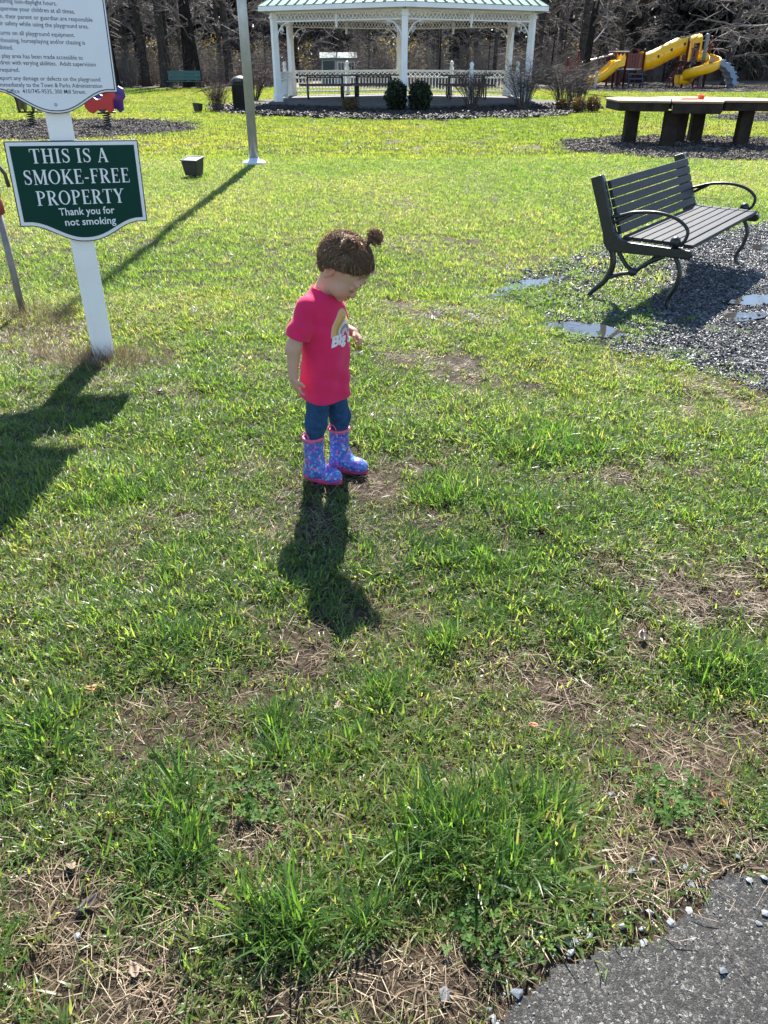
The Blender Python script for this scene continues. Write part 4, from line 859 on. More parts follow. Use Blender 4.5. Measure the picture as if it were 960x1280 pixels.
# trunks that stand out at the edge of the wood
place_tree(0, -14.9, 48.5, sc_=1.05); place_tree(0, -11.0, 50.0, label='broad dark bare tree standing right behind the green bench'); place_tree(3, -13.6, 50.5); place_tree(2, -10.1, 48.6, R(150), label='slim leaning dark tree rising beside the green bench'); place_tree(3, -9.0, 51.5); place_tree(1, -7.6, 49.6); place_tree(0, -16.6, 50.5, sc_=.9)
t = place_tree(1, 9.15, 40.5, R(20), 1.12, 'solitary dark leaning tree between the gazebo and the yellow slides'); 
for ch in t.children:
    if ch.name.startswith('trunk'): ch.data = ch.data.copy(); ch.data.materials.clear(); ch.data.materials.append(m_barkt)
t.rotation_euler = (0, R(3), R(20))
kinds = [0, 1, 1, 2, 3, 1, 4, 4, 5, 5, 6, 6]
tries = 0
while len(used_xy) < 150 and tries < 6000:
    tries += 1; y = 49 + 26 * gw.random() ** 1.5; x = gw.uniform(-1, 1) * (.5 * y + 4)
    if x > 6 and y < 50 + (x - 6) * .55: continue
    if -6.5 < x < -1.0 and y < 58.5: continue
    k = gw.choice(kinds)
    if any(math.hypot(x - a, y - b_) < (1.4 if k < 4 else .9) for a, b_ in used_xy): continue
    place_tree(k, x, y, None, gw.uniform(.85, 1.2))
# spreading tree at the mulch bed on the right
tree('spreading_tree', 'spreading tree with drooping bare limbs at the mulch bed beyond the table', (14.05, 29.8, 0), R(40), grow(21, 8.0, .30, .26, 26, .62, droop=.55, sub=9, twig=7, rise=.5), m_barkt)
tree('spreading_tree', 'bare tree with fine drooping twigs standing behind the playground', (20.5, 53.0, 0), R(10), grow(22, 7.5, .22, .2, 30, .55, droop=.5, sub=9, twig=7, rise=.6), m_barkg)
tree('spreading_tree', 'bare twiggy tree close behind the crawl tube of the playground', (14.2, 53.5, 0), R(80), grow(23, 6.5, .16, .16, 28, .50, droop=.3, sub=9, twig=7, rise=.7), m_barkg)

# undergrowth and the closed depth of the wood
def brush(seed, h, w, n, r0=.010):
    g_ = random.Random(seed); mb = MB()
    for q in range(n):
        an = g_.random() * 6.28; o = w * math.sqrt(g_.random()) * .6; s = V(o * math.cos(an), o * math.sin(an), 0); e = s + V(g_.gauss(0, .3) * w, g_.gauss(0, .3) * w, h * g_.uniform(.4, 1)); m_ = (s + e) / 2 + V(g_.gauss(0, .1), g_.gauss(0, .1), .1); mb.tube([s, m_, e], [r0, r0 * .7, r0 * .3], 3, caps=False)
        for _ in range(5):
            a_ = s.lerp(e, g_.uniform(.2, 1)); b_ = a_ + V(g_.gauss(0, .35), g_.gauss(0, .35), g_.uniform(-.1, .4)); mb.tube([a_, b_], [r0 * .5, r0 * .2], 3, caps=False)
    me = mb.mesh('brush'); me.materials.append(m_branch); return me
def leafy(seed, n, w, h, size, m):
    g_ = np.random.default_rng(seed); c = np.stack([g_.normal(0, w * .5, n), g_.normal(0, w * .5, n), h * g_.random(n)], -1); u = g_.normal(size=(n, 3)); u /= np.linalg.norm(u, axis=1)[:, None]; w_ = np.cross(u, g_.normal(size=(n, 3))); w_ /= np.linalg.norm(w_, axis=1)[:, None]; s = g_.uniform(.5, 1.4, n)[:, None] * size
    v = np.stack([c - u * s, c + w_ * s * .5, c + u * s, c - w_ * s * .5], 1).reshape(-1, 3); me = np_mesh('leafy', v, np.arange(n * 4).reshape(-1, 4)); me.materials.append(m)
    a = me.attributes.new('bv', 'FLOAT', 'POINT'); a.data.foreach_set('value', np.repeat(g_.normal(0, .2, n), 4).astype(np.float32)); return me
m_olive = leaf_mat('olive_leaf', [(0, (.035, .034, .014)), (.5, (.090, .084, .034)), (1, (.20, .17, .075))], trans=.5, rough=.5, ttint=(1.9, 1.6, .6))
m_pine = leaf_mat('dark_pine', [(0, (.006, .009, .006)), (.5, (.014, .020, .012)), (1, (.03, .038, .022))], trans=.15, rough=.5)
x = g.uniform(-42, 42, 1500); y = 49.5 + 32 * g.random(1500) ** 1.4; k = (np.abs(x) < .5 * y + 5) & ~((x > 6) & (y < 51.5 + (x - 6) * .55)) & ~((x > -6.2) & (x < -1.4) & (y < 57.5)); x, y = x[k], y[k]
n = len(x); scatter('woodland_brush', [brush(700 + k, 1.7, .7, 26) for k in range(5)], np.stack([x, y, np.zeros(n)], -1), np.stack([np.zeros(n), np.zeros(n), g.uniform(0, 6.28, n)], -1), g.uniform(.5, 1.6, n), g.integers(0, 5, n), g.random(n))
x = g.uniform(-42, 42, 420); y = 51 + 34 * g.random(420); k = (np.abs(x) < .5 * y + 5) & ~((x > 6) & (y < 53 + (x - 6) * .6)) & ~((x > -6.2) & (x < -1.0) & (y < 59)) & ((x < 4) | (g.random(420) < .3)); x, y = x[k], y[k]
n = len(x); scatter('woodland_undergrowth', [leafy(720 + k, 260, .8, 1.9, .055, m_olive) for k in range(4)], np.stack([x, y, np.zeros(n)], -1), np.stack([np.zeros(n), np.zeros(n), g.uniform(0, 6.28, n)], -1), g.uniform(.6, 1.5, n), g.integers(0, 4, n), np.clip(g.normal(.5, .2, n), 0, 1))
n = 1500; x = g.uniform(-62, 62, n); y = g.uniform(74, 104, n); z = 9.5 * g.random(n) ** 1.1; near_ = (x > 16); y = np.where(near_ & (g.random(n) < .5), g.uniform(63, 74, n), y)
scatter('distant_wood', [leafy(740 + k, 300, 2.0, 2.4, .21, m_pine) for k in range(4)], np.stack([x, y, z - .4], -1), np.stack([np.zeros(n), np.zeros(n), g.uniform(0, 6.28, n)], -1), g.uniform(.8, 1.5, n), g.integers(0, 4, n), np.clip(g.normal(.45, .2, n), 0, 1))
def stemset(seed):
    g_ = random.Random(seed); mb = MB()
    for q in range(7): x_, y_ = g_.uniform(-2.5, 2.5), g_.uniform(-2.5, 2.5); mb.tube([(x_, y_, 0), (x_ + g_.gauss(0, .2), y_ + g_.gauss(0, .2), 4.5), (x_ + g_.gauss(0, .4), y_, 10)], [g_.uniform(.08, .22), .12, .05], 6, caps=False)
    me = mb.mesh('stems'); me.materials.append(m_barkg); return me
n = 150; x = g.uniform(-50, 50, n); y = g.uniform(74, 92, n)
scatter('distant_trunks', [stemset(760 + k) for k in range(4)], np.stack([x, y, np.zeros(n)], -1), np.stack([np.zeros(n), np.zeros(n), g.uniform(0, 6.28, n)], -1), np.ones(n), g.integers(0, 4, n), g.random(n))

# ================================================================== FLAGPOLE
m_pole = mat('brushed_aluminium', (.40, .41, .41), .42, metal=.55, var=.12, vscale=6)
fp = thing('flagpole', 'tall grey metal flagpole with a round collar on the lawn', 'flagpole', (-2.04, 13.2, 0))
mb = MB(); mb.tube([(0, 0, 0), (0, 0, 2), (0, 0, 5), (0, 0, 8.6)], [.072, .071, .06, .04], 20); mb.build('pole', m_pole, fp, smooth=True)
mb = MB(); mb.lathe([(.19, 0), (.19, .03), (.16, .055), (.085, .07), (.08, .10)], 24); mb.build('collar', mat('white_collar', (.62, .63, .63), .4, metal=.2), fp, smooth=True)
mb = MB(); mb.lathe([(.005, 0), (.06, .03), (.08, .09), (.06, .15), (.005, .18)], 14, (0, 0, 8.6)); mb.build('finial', mat('gold_ball', (.6, .42, .12), .3, metal=.8), fp, smooth=True)

# ================================================================== YARD HYDRANT
m_pipe = mat('galvanised_pipe', (.20, .185, .17), .6, metal=.25, var=.25, vscale=14)
hy = thing('yard_hydrant', 'grey pipe yard hydrant with red head and curved lever beside the signpost', 'hydrant', (-2.365, 5.0, gz(-2.365, 5.0)))
mb = MB(); mb.tube([(0, 0, -.05), (0, 0, .66)], .021, 12); mb.build('pipe', m_pipe, hy, smooth=True)
m_hred = mat('faded_red_paint', (.23, .035, .028), .55, var=.25, vscale=30)
mb = MB(); mb.lathe([(.022, .62), (.036, .63), (.036, .70), (.028, .71), (.034, .73), (.034, .82), (.02, .85)], 12); hd = mb.build('head', m_hred, hy, smooth=True)
mb = MB(); mb.tube([(-.02, 0, .77), (-.08, -.01, .76), (-.11, -.01, .72), (-.115, -.01, .66)], .016, 8); mb.build('spout', m_hred, hd, smooth=True)
mb = MB(); mb.tube([(-.03, 0, .84), (-.02, -.005, .90), (.02, -.005, .915), (.07, -.005, .895), (.095, -.005, .85), (.10, -.005, .78)], .012, 8); mb.build('lever', mat('dark_lever', (.05, .035, .03), .6, var=.3), hy, smooth=True)

# ================================================================== SIGN: post, rules board, smoke-free board
m_signw = mat('sign_white', (.72, .75, .78), .4, var=.03, vscale=3)
m_signg = mat('sign_green', (.003, .042, .031), .5, var=.06, vscale=2, spec=.12)
m_signk = mat('sign_black', (.012, .014, .02), .5); m_ink = mat('sign_ink', (.012, .016, .035), .6)
YAW = R(24); sg = thing('park_sign', 'white signpost carrying a white rules board above a dark green smoke-free board', 'sign', (-1.590, 4.21, gz(-1.59, 4.21)), YAW)
mb = MB(); mb.box((0, 0, 1.05), (.112, .112, 2.2)); pst = mb.build('post', m_white, sg, bevel=.006)
tilt = Matrix.Rotation(R(1.4), 4, 'Y')
def board_frame(cx, cz): return Matrix.Translation((cx, -.057, cz)) @ tilt
TOXZ = Matrix(((1, 0, 0, 0), (0, 0, -1, 0), (0, 1, 0, 0), (0, 0, 0, 1)))       # drawing plane (x,y) -> board plane (x,z), depth towards the reader
def ogee(hw, top, corner, belly, n=22, arch=0):
    pts = [(hw, top), ] ; out = []
    for i in range(n + 1):
        u = -1 + 2 * i / n; a = abs(u); e = .5 + .5 * math.cos(math.pi * min(1, (a / .86) ** 1.15)) if a < .86 else 0
        out.append((u * hw, corner - (corner - belly) * e))
    pts = out + [(hw, top)]
    if arch: pts += [(hw * math.cos(math.pi * i / 12) , top + arch * math.sin(math.pi * i / 12)) for i in range(1, 12)]
    return pts + [(-hw, top)]
def inset(poly, d):
    n = len(poly); o = []
    for i in range(n):
        p, q, r_ = Vector(poly[i - 1]), Vector(poly[i]), Vector(poly[(i + 1) % n]); e1 = (q - p).normalized(); e2 = (r_ - q).normalized(); n1 = V(-e1.y, e1.x); n2 = V(-e2.y, e2.x); m_ = (n1 + n2); m_ = m_.normalized() / max(.35, (m_.normalized()).dot(n1)); o.append((q.x + m_.x * d, q.y + m_.y * d))
    return o
def plate(poly, z0, z1, M, name, m, parent, bev=.0): mb = MB(); mb.prism(poly, z0, z1, M @ TOXZ); return mb.build(name, m, parent, bevel=bev)
# green board
Mg = board_frame(.012, .008); og = ogee(.309, 1.112, .726, .640)
gb = plate(og, 0, .020, Mg, 'smoke_free_board', m_signk, sg); plate(inset(og, .005), .0202, .0222, Mg, 'white_border', m_signw, gb); plate(inset(og, .021), .0224, .0240, Mg, 'green_field', m_signg, gb)
# rules board
Mr = board_frame(-.036, .012); orr = ogee(.292, 2.02, 1.318, 1.226, arch=.12)
rb_ = plate(orr, 0, .020, Mr, 'rules_board', m_signk, sg); plate(inset(orr, .004), .0202, .0218, Mr, 'white_border', m_signw, rb_); plate(inset(orr, .010), .0220, .0230, Mr, 'dark_line', m_signk, rb_); plate(inset(orr, .0145), .0232, .0248, Mr, 'white_field', m_signw, rb_)
mb = MB(); mb.lathe([(.0075, 0), (.0075, .003), (.004, .0045)], 10); Mb = Mr @ TOXZ @ Matrix.Translation((0, 1.265, .0248)); mb.v = [tuple(Mb @ V(*p)) for p in mb.v]; mb.build('bolt', m_grey, rb_)
# capitals with serifs, drawn stroke by stroke
def glyph(ch):
    S = []; T, N, F = .155, .065, .045
    def ln(x0, y0, x1, y1, w): S.append(([(x0, y0), (x1, y1)], [w, w]))
    def stem(x, w=T, y0=0, y1=1, s0=True, s1=True):
        S.append(([(x, y0), (x, y1)], [w, w]))
        if s0: ln(x - w / 2 - .085, y0 + F / 2, x + w / 2 + .085, y0 + F / 2, F)
        if s1: ln(x - w / 2 - .085, y1 - F / 2, x + w / 2 + .085, y1 - F / 2, F)
    def arc(cx, cy, rx, ry, a0, a1, wx, wy, n=18):
        P_, W_ = [], []
        for i in range(n + 1): a = R(a0 + (a1 - a0) * i / n); P_.append((cx + rx * math.cos(a), cy + ry * math.sin(a))); W_.append(wx * math.cos(a) ** 2 + wy * math.sin(a) ** 2)
        S.append((P_, W_))
    w = .7
    if ch == 'T': w = .74; stem(.37, s1=False); ln(.03, .975, .71, .975, .05); ln(.045, .97, .045, .78, .04); ln(.695, .97, .695, .78, .04)
    elif ch == 'H': w = .86; stem(.19); stem(.67); ln(.2, .51, .66, .51, N)
    elif ch == 'I': w = .40; stem(.20)
    elif ch == 'S':
        w = .60; P_ = [(.50, .80), (.46, .92), (.32, .965), (.17, .92), (.115, .78), (.16, .65), (.31, .53), (.45, .42), (.505, .26), (.44, .09), (.28, .035), (.13, .09), (.085, .22)]; W_ = [.05, .055, .065, .085, .12, .15, .165, .15, .12, .085, .065, .055, .05]; S.append((P_, W_)); ln(.51, .97, .51, .70, .035); ln(.075, .03, .075, .32, .035)
    elif ch == 'A': w = .80; S.append(([(.13, .02), (.40, .98)], [N, N])); S.append(([(.40, 1.0), (.67, .02)], [T, T])); ln(.22, .33, .58, .33, .05); ln(.03, F / 2, .25, F / 2, F); ln(.53, F / 2, .80, F / 2, F)
    elif ch == 'M': w = 1.02; stem(.15, N, 0, 1); stem(.85, T, 0, 1); S.append(([(.17, .98), (.50, .06)], [T, T])); S.append(([(.50, .06), (.82, .98)], [N, N]))
    elif ch == 'O': w = .86; arc(.43, .5, .335, .465, 90, 450, .15, .055, 30)
    elif ch == 'K': w = .84; stem(.19); S.append(([(.24, .42), (.68, .95)], [N, N])); S.append(([(.36, .56), (.72, .03)], [T, T])); ln(.55, .975, .80, .975, F); ln(.58, F / 2, .84, F / 2, F)
    elif ch in 'EF':
        w = .68 if ch == 'E' else .64; stem(.19, s0=(ch == 'F'), s1=False); ln(.06, .975, .60, .975, .05); ln(.2, .52, .48, .52, .055); ln(.585, .97, .585, .78, .04); ln(.475, .61, .475, .43, .04)
        if ch == 'E': ln(.06, .025, .63, .025, .05); ln(.615, .03, .615, .24, .04)
    elif ch in 'PR':
        w = .68 if ch == 'P' else .78; stem(.19); arc(.30, .735, .285, .235, -90, 90, .14, .05); ln(.2, .970, .31, .970, .05); ln(.2, .50, .31, .50, .05)
        if ch == 'R': S.append(([(.38, .50), (.66, .02)], [T, T])); ln(.60, F / 2, .78, F / 2, F)
    elif ch == 'Y': w = .80; stem(.40, T, 0, .48, s1=False); S.append(([(.14, .97), (.40, .45)], [T, T])); S.append(([(.40, .45), (.66, .97)], [N, N])); ln(.0, .978, .28, .978, F); ln(.54, .978, .80, .978, F)
    elif ch == '-': w = .38; ln(.05, .37, .33, .37, .095)
    return S, w
def serif_line(text, x0, x1, y, h, y_slope, M, z, parent, m, bold=1.0):
    adv = []; 
    for ch in text: adv.append(.36 if ch == ' ' else glyph(ch)[1] + .06)
    sx = (x1 - x0) / sum(adv); x = x0
    for ch, a in zip(text, adv):
        if ch != ' ':
            mb = MB(); S, w = glyph(ch)
            for i, (P_, W_) in enumerate(S):
                n = len(P_); L_, Rr = [], []
                for j, (u, v_) in enumerate(P_):
                    p0 = P_[max(j - 1, 0)]; p1 = P_[min(j + 1, n - 1)]
                    if P_[0] == P_[-1] or (abs(P_[0][0] - P_[-1][0]) < 1e-6 and abs(P_[0][1] - P_[-1][1]) < 1e-6):
                        if j in (0, n - 1): p0, p1 = P_[-2], P_[1]
                    dx, dy = p1[0] - p0[0], p1[1] - p0[1]; q = math.hypot(dx, dy) or 1; nx_, ny_ = -dy / q, dx / q; hw = W_[j] / 2 * bold
                    L_.append((x + (u + nx_ * hw) * sx, y + (v_ + ny_ * hw) * h)); Rr.append((x + (u - nx_ * hw) * sx, y + (v_ - ny_ * hw) * h))
                zz = z + .0010 + .00012 * i
                A = [M @ TOXZ @ V(a_, b_ + 0, zz) for a_, b_ in L_]; B = [M @ TOXZ @ V(a_, b_, zz) for a_, b_ in Rr]; A0 = [M @ TOXZ @ V(a_, b_, z) for a_, b_ in L_]; B0 = [M @ TOXZ @ V(a_, b_, z) for a_, b_ in Rr]
                mb.strip(B, A); mb.strip(A, A0); mb.strip(B0, B)
            mb.build('letter', m, parent)
        x += a * sx
m_letter = mat('sign_lettering', (.74, .77, .79), .4)
serif_line('THIS IS A', -.206, .160, 1.014, .064, 0, Mg, .0240, gb, m_letter)
serif_line('SMOKE-FREE', -.252, .252, .918, .067, 0, Mg, .0240, gb, m_letter)
serif_line('PROPERTY', -.212, .212, .822, .067, 0, Mg, .0240, gb, m_letter)
def font_mesh(text, weight=0.0):
    cu = bpy.data.curves.new('lettering', 'FONT'); cu.body = text; cu.size = 1; cu.offset = weight; cu.resolution_u = 2; cu.fill_mode = 'FRONT'
    o = bpy.data.objects.new('lettering', cu); COL.objects.link(o); dg = bpy.context.evaluated_depsgraph_get(); me = bpy.data.meshes.new_from_object(o.evaluated_get(dg)); bpy.data.objects.remove(o); bpy.data.curves.remove(cu); me.name = 'lettering'; return me
def font_line(text, x0, x1, y, size, M, z, parent, m, weight=0.0):
    me = font_mesh(text, weight); co = np.empty(len(me.vertices) * 3, np.float32); me.vertices.foreach_get('co', co); co = co.reshape(-1, 3); xa, xb = co[:, 0].min(), co[:, 0].max()
    s = (x1 - x0) / (xb - xa) if x1 is not None else size * .915; W = np.stack([x0 + (co[:, 0] - xa) * s, y + co[:, 1] * size, np.full(len(co), z + .0006)], -1)
    Mx = np.array(M @ TOXZ); W = W @ Mx[:3, :3].T + Mx[:3, 3]; me.vertices.foreach_set('co', W.astype(np.float32).ravel()); me.materials.clear(); me.update(); return obj('lettering', me, m, parent, kind='stuff')
font_line('Thank you for', -.118, .150, .772, .050, Mg, .0240, gb, m_letter, .012); font_line('not smoking', -.098, .150, .722, .050, Mg, .0240, gb, m_letter, .012)
def board_xy(px_, py_): return None
lines = [('wet, or during non-daylight hours.', 1.668, 0), ('Please supervise your children at all times.', 1.640, 0), ('Children, their parent or guardian are responsible', 1.611, 0), ('for their safety while using the playground area.', 1.584, 0), ('Take turns on all playground equipment.', 1.548, 0), ('Roughhousing, horseplaying and/or chasing is', 1.519, 0), ('prohibited.', 1.491, 0), ('This play area has been made accessible to', 1.458, 0), ('children with varying abilities.  Adult supervision', 1.432, .004), ('is required.', 1.403, .010), ('Report any damage or defects on the playground', 1.370, .012), ('immediately to the Town & Parks Administration', 1.343, .016), ('Office  410/745-9535, 300 Mill Street.', 1.317, .062)]
for tx, zz, ind in lines: font_line(tx, -.240 + ind * .6, None, zz - .006, .0250, Mr, .0248, rb_, m_ink, .004)

# ================================================================== PARK BENCH
m_iron = mat('black_cast_iron', (.010, .013, .014), .38, var=.3, vscale=20, bump=.15, bscale=60)
m_slat = bpy.data.materials.new('grey_recycled_board'); m_slat.use_nodes = True; nt = m_slat.node_tree; b = nt.nodes['Principled BSDF']; tc = nt.nodes.new('ShaderNodeTexCoord'); mp = nt.nodes.new('ShaderNodeMapping'); mp.inputs['Scale'].default_value = (1.2, 26, 26); nt.links.new(tc.outputs['Object'], mp.inputs[0])
nn = nt.nodes.new('ShaderNodeTexNoise'); nn.inputs['Scale'].default_value = 4; nn.inputs['Detail'].default_value = 6; nt.links.new(mp.outputs[0], nn.inputs[0]); rr = ramp(nt, nn.outputs['Fac'], [(.3, (.012, .013, .016)), (.7, (.034, .036, .041))]); nt.links.new(rr.outputs[0], b.inputs['Base Color']); b.inputs['Roughness'].default_value = .6; b.inputs['Specular IOR Level'].default_value = .3
bp = nt.nodes.new('ShaderNodeBump'); bp.inputs['Strength'].default_value = .35; bp.inputs['Distance'].default_value = .004; nt.links.new(nn.outputs['Fac'], bp.inputs['Height']); nt.links.new(bp.outputs[0], b.inputs['Normal'])
BL = 1.65; BZ = gz(2.1, 6.0)
bench = thing('park_bench', 'dark slatted park bench with curled iron armrests beside the puddles', 'bench', (1.565, 5.37, BZ + .004), .935)
def F(f, z): return V(0, -f, z)
def arcpts(ctrl, n=6):
    """Catmull-Rom through control points"""
    C = [V(*c) for c in ctrl]; C = [C[0] * 2 - C[1]] + C + [C[-1] * 2 - C[-2]]; o = []
    for i in range(1, len(C) - 2):
        for k in range(n):
            t = k / n; p0, p1, p2, p3 = C[i - 1], C[i], C[i + 1], C[i + 2]; o.append(.5 * ((2 * p1) + (p2 - p0) * t + (2 * p0 - 5 * p1 + 4 * p2 - p3) * t * t + (3 * p1 - p0 - 3 * p2 + p3) * t ** 3))
    return o + [C[-2]]
YZ = lambda x: Matrix(((0, 0, 1, x), (-1, 0, 0, 0), (0, 1, 0, 0), (0, 0, 0, 1)))
for x in (0, BL):
    ex = lambda L_: [V(x, -f, z) for f, z in L_]
    mb = MB(); back = [(-.235, .775), (-.165, .80), (-.145, .775), (-.02, .46), (.03, .415), (.10, .405), (.50, .40), (.515, .375), (.50, .345), (.02, .33), (-.055, .335), (-.085, .38), (-.10, .44)]
    mb.prism(back, -.027, .027, YZ(x)); mb.build('end_frame', m_iron, bench, bevel=.008)
    mb = MB(); mb.tube(arcpts(ex([(-.03, .35), (-.005, .25), (-.04, .14), (-.12, .05), (-.155, .0)])), [.022] * 12 + [.019] * 6 + [.016] * 7, 8, flat=.75); mb.build('leg', m_iron, bench, smooth=True)
    mb = MB(); mb.tube(arcpts(ex([(.40, .35), (.445, .27), (.44, .17), (.405, .08), (.42, .015), (.475, .0)])), .020, 8, flat=.75); mb.build('leg', m_iron, bench, smooth=True)
    mb = MB(); mb.tube(arcpts(ex([(-.035, .15), (.06, .19), (.14, .215), (.24, .29), (.33, .34)])), .014, 7); mb.tube(arcpts(ex([(.02, .335), (.08, .26), (.14, .215)])), .014, 7); mb.lathe([(.001, -.02), (.028, -.016), (.028, .016), (.001, .02)], 10); 
    mb.v[-40:] = [tuple(Matrix.Translation((x, -.14, .215)) @ Matrix.Rotation(R(90), 4, 'Y') @ V(*p)) for p in mb.v[-40:]]; mb.build('leg_brace', m_iron, bench, smooth=True)
    mb = MB(); mb.tube(arcpts(ex([(-.09, .545), (-.02, .555), (.10, .59), (.25, .60), (.37, .575), (.445, .52), (.445, .46), (.41, .42), (.37, .405)])), .0112, 8); ar = mb.build('armrest', m_iron, bench, smooth=True)
    mb = MB(); mb.tube(arcpts(ex([(-.06, .50), (-.01, .53), (.08, .58)])), .011, 7); mb.build('armrest_stay', m_iron, ar, smooth=True)
    mb = MB(); mb.lathe([(.001, -.028), (.026, -.024), (.036, 0), (.026, .024), (.001, .028)], 12); Mk = Matrix.Translation((x, -.385, .438)) @ Matrix.Rotation(R(90), 4, 'Y'); mb.v = [tuple(Mk @ V(*p)) for p in mb.v]; mb.build('knob', m_iron, ar, smooth=True)
mb = MB(); mb.tube([(.0, -.14, .215), (BL / 2, -.20, .31), (BL, -.14, .215)], .012, 7); mb.build('stretcher', m_iron, bench, smooth=True)
nb_ = 6
for k in range(nb_):
    t = (k + .5) / nb_; f = -.025 + (-.158 + .025) * t; z = .435 + (.765 - .435) * t; mb = MB(); mb.box((BL / 2, -f - .028, z), (BL - .056, .026, .0535), Matrix.Rotation(R(-22), 3, 'X')); mb.build('back_slat', m_slat, bench, bevel=.004)
for k in range(7):
    f = .055 + k * .068; mb = MB(); mb.box((BL / 2, -f, .418 - .004 * (k == 6)), (BL - .056, .060, .026)); mb.build('seat_slat', m_slat, bench, bevel=.004)
# ================================================================== THE CHILD
class Field:
    """signed distance grid: smooth unions of tapered limbs and ellipsoids, meshed as one continuous surface"""
    def __init__(s, lo, hi, h):
        s.lo = np.array(lo, float); s.h = h; s.n = np.ceil((np.array(hi) - s.lo) / h).astype(int) + 1
        s.ax = [s.lo[i] + h * np.arange(s.n[i]) for i in range(3)]; s.d = np.full(s.n, .2, np.float32)
    def sub(s, lo, hi):
        a = np.clip(np.floor((np.array(lo) - s.lo) / s.h).astype(int), 0, s.n - 1); b_ = np.clip(np.ceil((np.array(hi) - s.lo) / s.h).astype(int) + 1, 1, s.n)
        sl = tuple(slice(a[i], b_[i]) for i in range(3)); X, Y, Z = np.meshgrid(*[s.ax[i][sl[i]] for i in range(3)], indexing='ij', copy=False); return sl, X, Y, Z
    def comb(s, sl, d, k, op='u'):
        c = s.d[sl]
        if op == 'u':
            h = np.clip(.5 + .5 * (c - d) / k, 0, 1); s.d[sl] = c * (1 - h) + d * h - k * h * (1 - h)
        else:                                                       # carve
            d = -d; h = np.clip(.5 - .5 * (c - d) / k, 0, 1); s.d[sl] = c * (1 - h) + d * h + k * h * (1 - h)
    def cone(s, a, b_, r1, r2, k=.008, op='u'):
        a, b_ = np.array(a, float), np.array(b_, float); m = max(r1, r2) + .05; sl, X, Y, Z = s.sub(np.minimum(a, b_) - m, np.maximum(a, b_) + m)
        ba = b_ - a; t = np.clip(((X - a[0]) * ba[0] + (Y - a[1]) * ba[1] + (Z - a[2]) * ba[2]) / max(ba @ ba, 1e-9), 0, 1)
        d = np.sqrt((X - a[0] - t * ba[0]) ** 2 + (Y - a[1] - t * ba[1]) ** 2 + (Z - a[2] - t * ba[2]) ** 2) - (r1 + (r2 - r1) * t); s.comb(sl, d, k, op)
    def ball(s, c, r, M=None, k=.008, op='u'):
        """ellipsoid with axes = columns of M"""
        c = np.array(c, float); r = np.array(r, float) if hasattr(r, '__len__') else np.array([r] * 3); M = np.eye(3) if M is None else M
        m = r.max() + .05; sl, X, Y, Z = s.sub(c - m, c + m); P = [X - c[0], Y - c[1], Z - c[2]]
        q = [(P[0] * M[0, i] + P[1] * M[1, i] + P[2] * M[2, i]) for i in range(3)]; k0 = np.sqrt(sum((q[i] / r[i]) ** 2 for i in range(3))); k1 = np.sqrt(sum((q[i] / r[i] ** 2) ** 2 for i in range(3))) + 1e-9
        s.comb(sl, k0 * (k0 - 1) / k1, k, op)
    def mesh(s, name, smooth=1):
        d = s.d; S = d < 0; c = np.zeros(s.n - 1, np.int8)
        for i in (0, 1):
            for j in (0, 1):
                for k in (0, 1): c += S[i:s.n[0] - 1 + i, j:s.n[1] - 1 + j, k:s.n[2] - 1 + k]
        mix = (c > 0) & (c < 8); idx = -np.ones(mix.shape, np.int64); I = np.argwhere(mix); idx[mix] = np.arange(len(I)); pos = np.zeros((len(I), 3)); cnt = np.zeros(len(I))
        cor = [np.array((i, j, k)) for i in (0, 1) for j in (0, 1) for k in (0, 1)]
        for a in cor:
            for ax in range(3):
                if a[ax]: continue
                b_ = a.copy(); b_[ax] = 1; da = d[tuple((I + a).T)]; db = d[tuple((I + b_).T)]; x = (da < 0) != (db < 0); t = np.where(x, da / np.where(x, da - db, 1), 0); p = np.repeat(a[None].astype(float), len(I), 0); p[:, ax] += t; pos += p * x[:, None]; cnt += x
        v = s.lo + s.h * (I + pos / cnt[:, None]); F = []
        for ax in range(3):
            o1, o2 = [(1, 2), (2, 0), (0, 1)][ax]; sh = [slice(None)] * 3; sh2 = list(sh); sh[ax] = slice(0, -1); sh2[ax] = slice(1, None); A = S[tuple(sh)]; B = S[tuple(sh2)]; E_ = np.argwhere(A != B); ok = (E_[:, o1] > 0) & (E_[:, o2] > 0) & (E_[:, o1] < s.n[o1] - 1) & (E_[:, o2] < s.n[o2] - 1); E_ = E_[ok]
            q = []
            for (u, w) in ((-1, -1), (0, -1), (0, 0), (-1, 0)): e = E_.copy(); e[:, o1] += u; e[:, o2] += w; q.append(idx[tuple(e.T)])
            q = np.stack(q, -1); flip = ~A[tuple(E_.T)]; q[flip] = q[flip][:, ::-1]; F.append(q)
        F = np.concatenate(F)
        for _ in range(smooth):
            acc = np.zeros_like(v); n_ = np.zeros(len(v))
            for i in range(4):
                a, b_ = F[:, i], F[:, (i + 1) % 4]; np.add.at(acc, a, v[b_]); np.add.at(n_, a, 1); np.add.at(acc, b_, v[a]); np.add.at(n_, b_, 1)
            v = v * .5 + .5 * acc / np.maximum(n_, 1)[:, None]
        return np_mesh(name, v, F), v, F

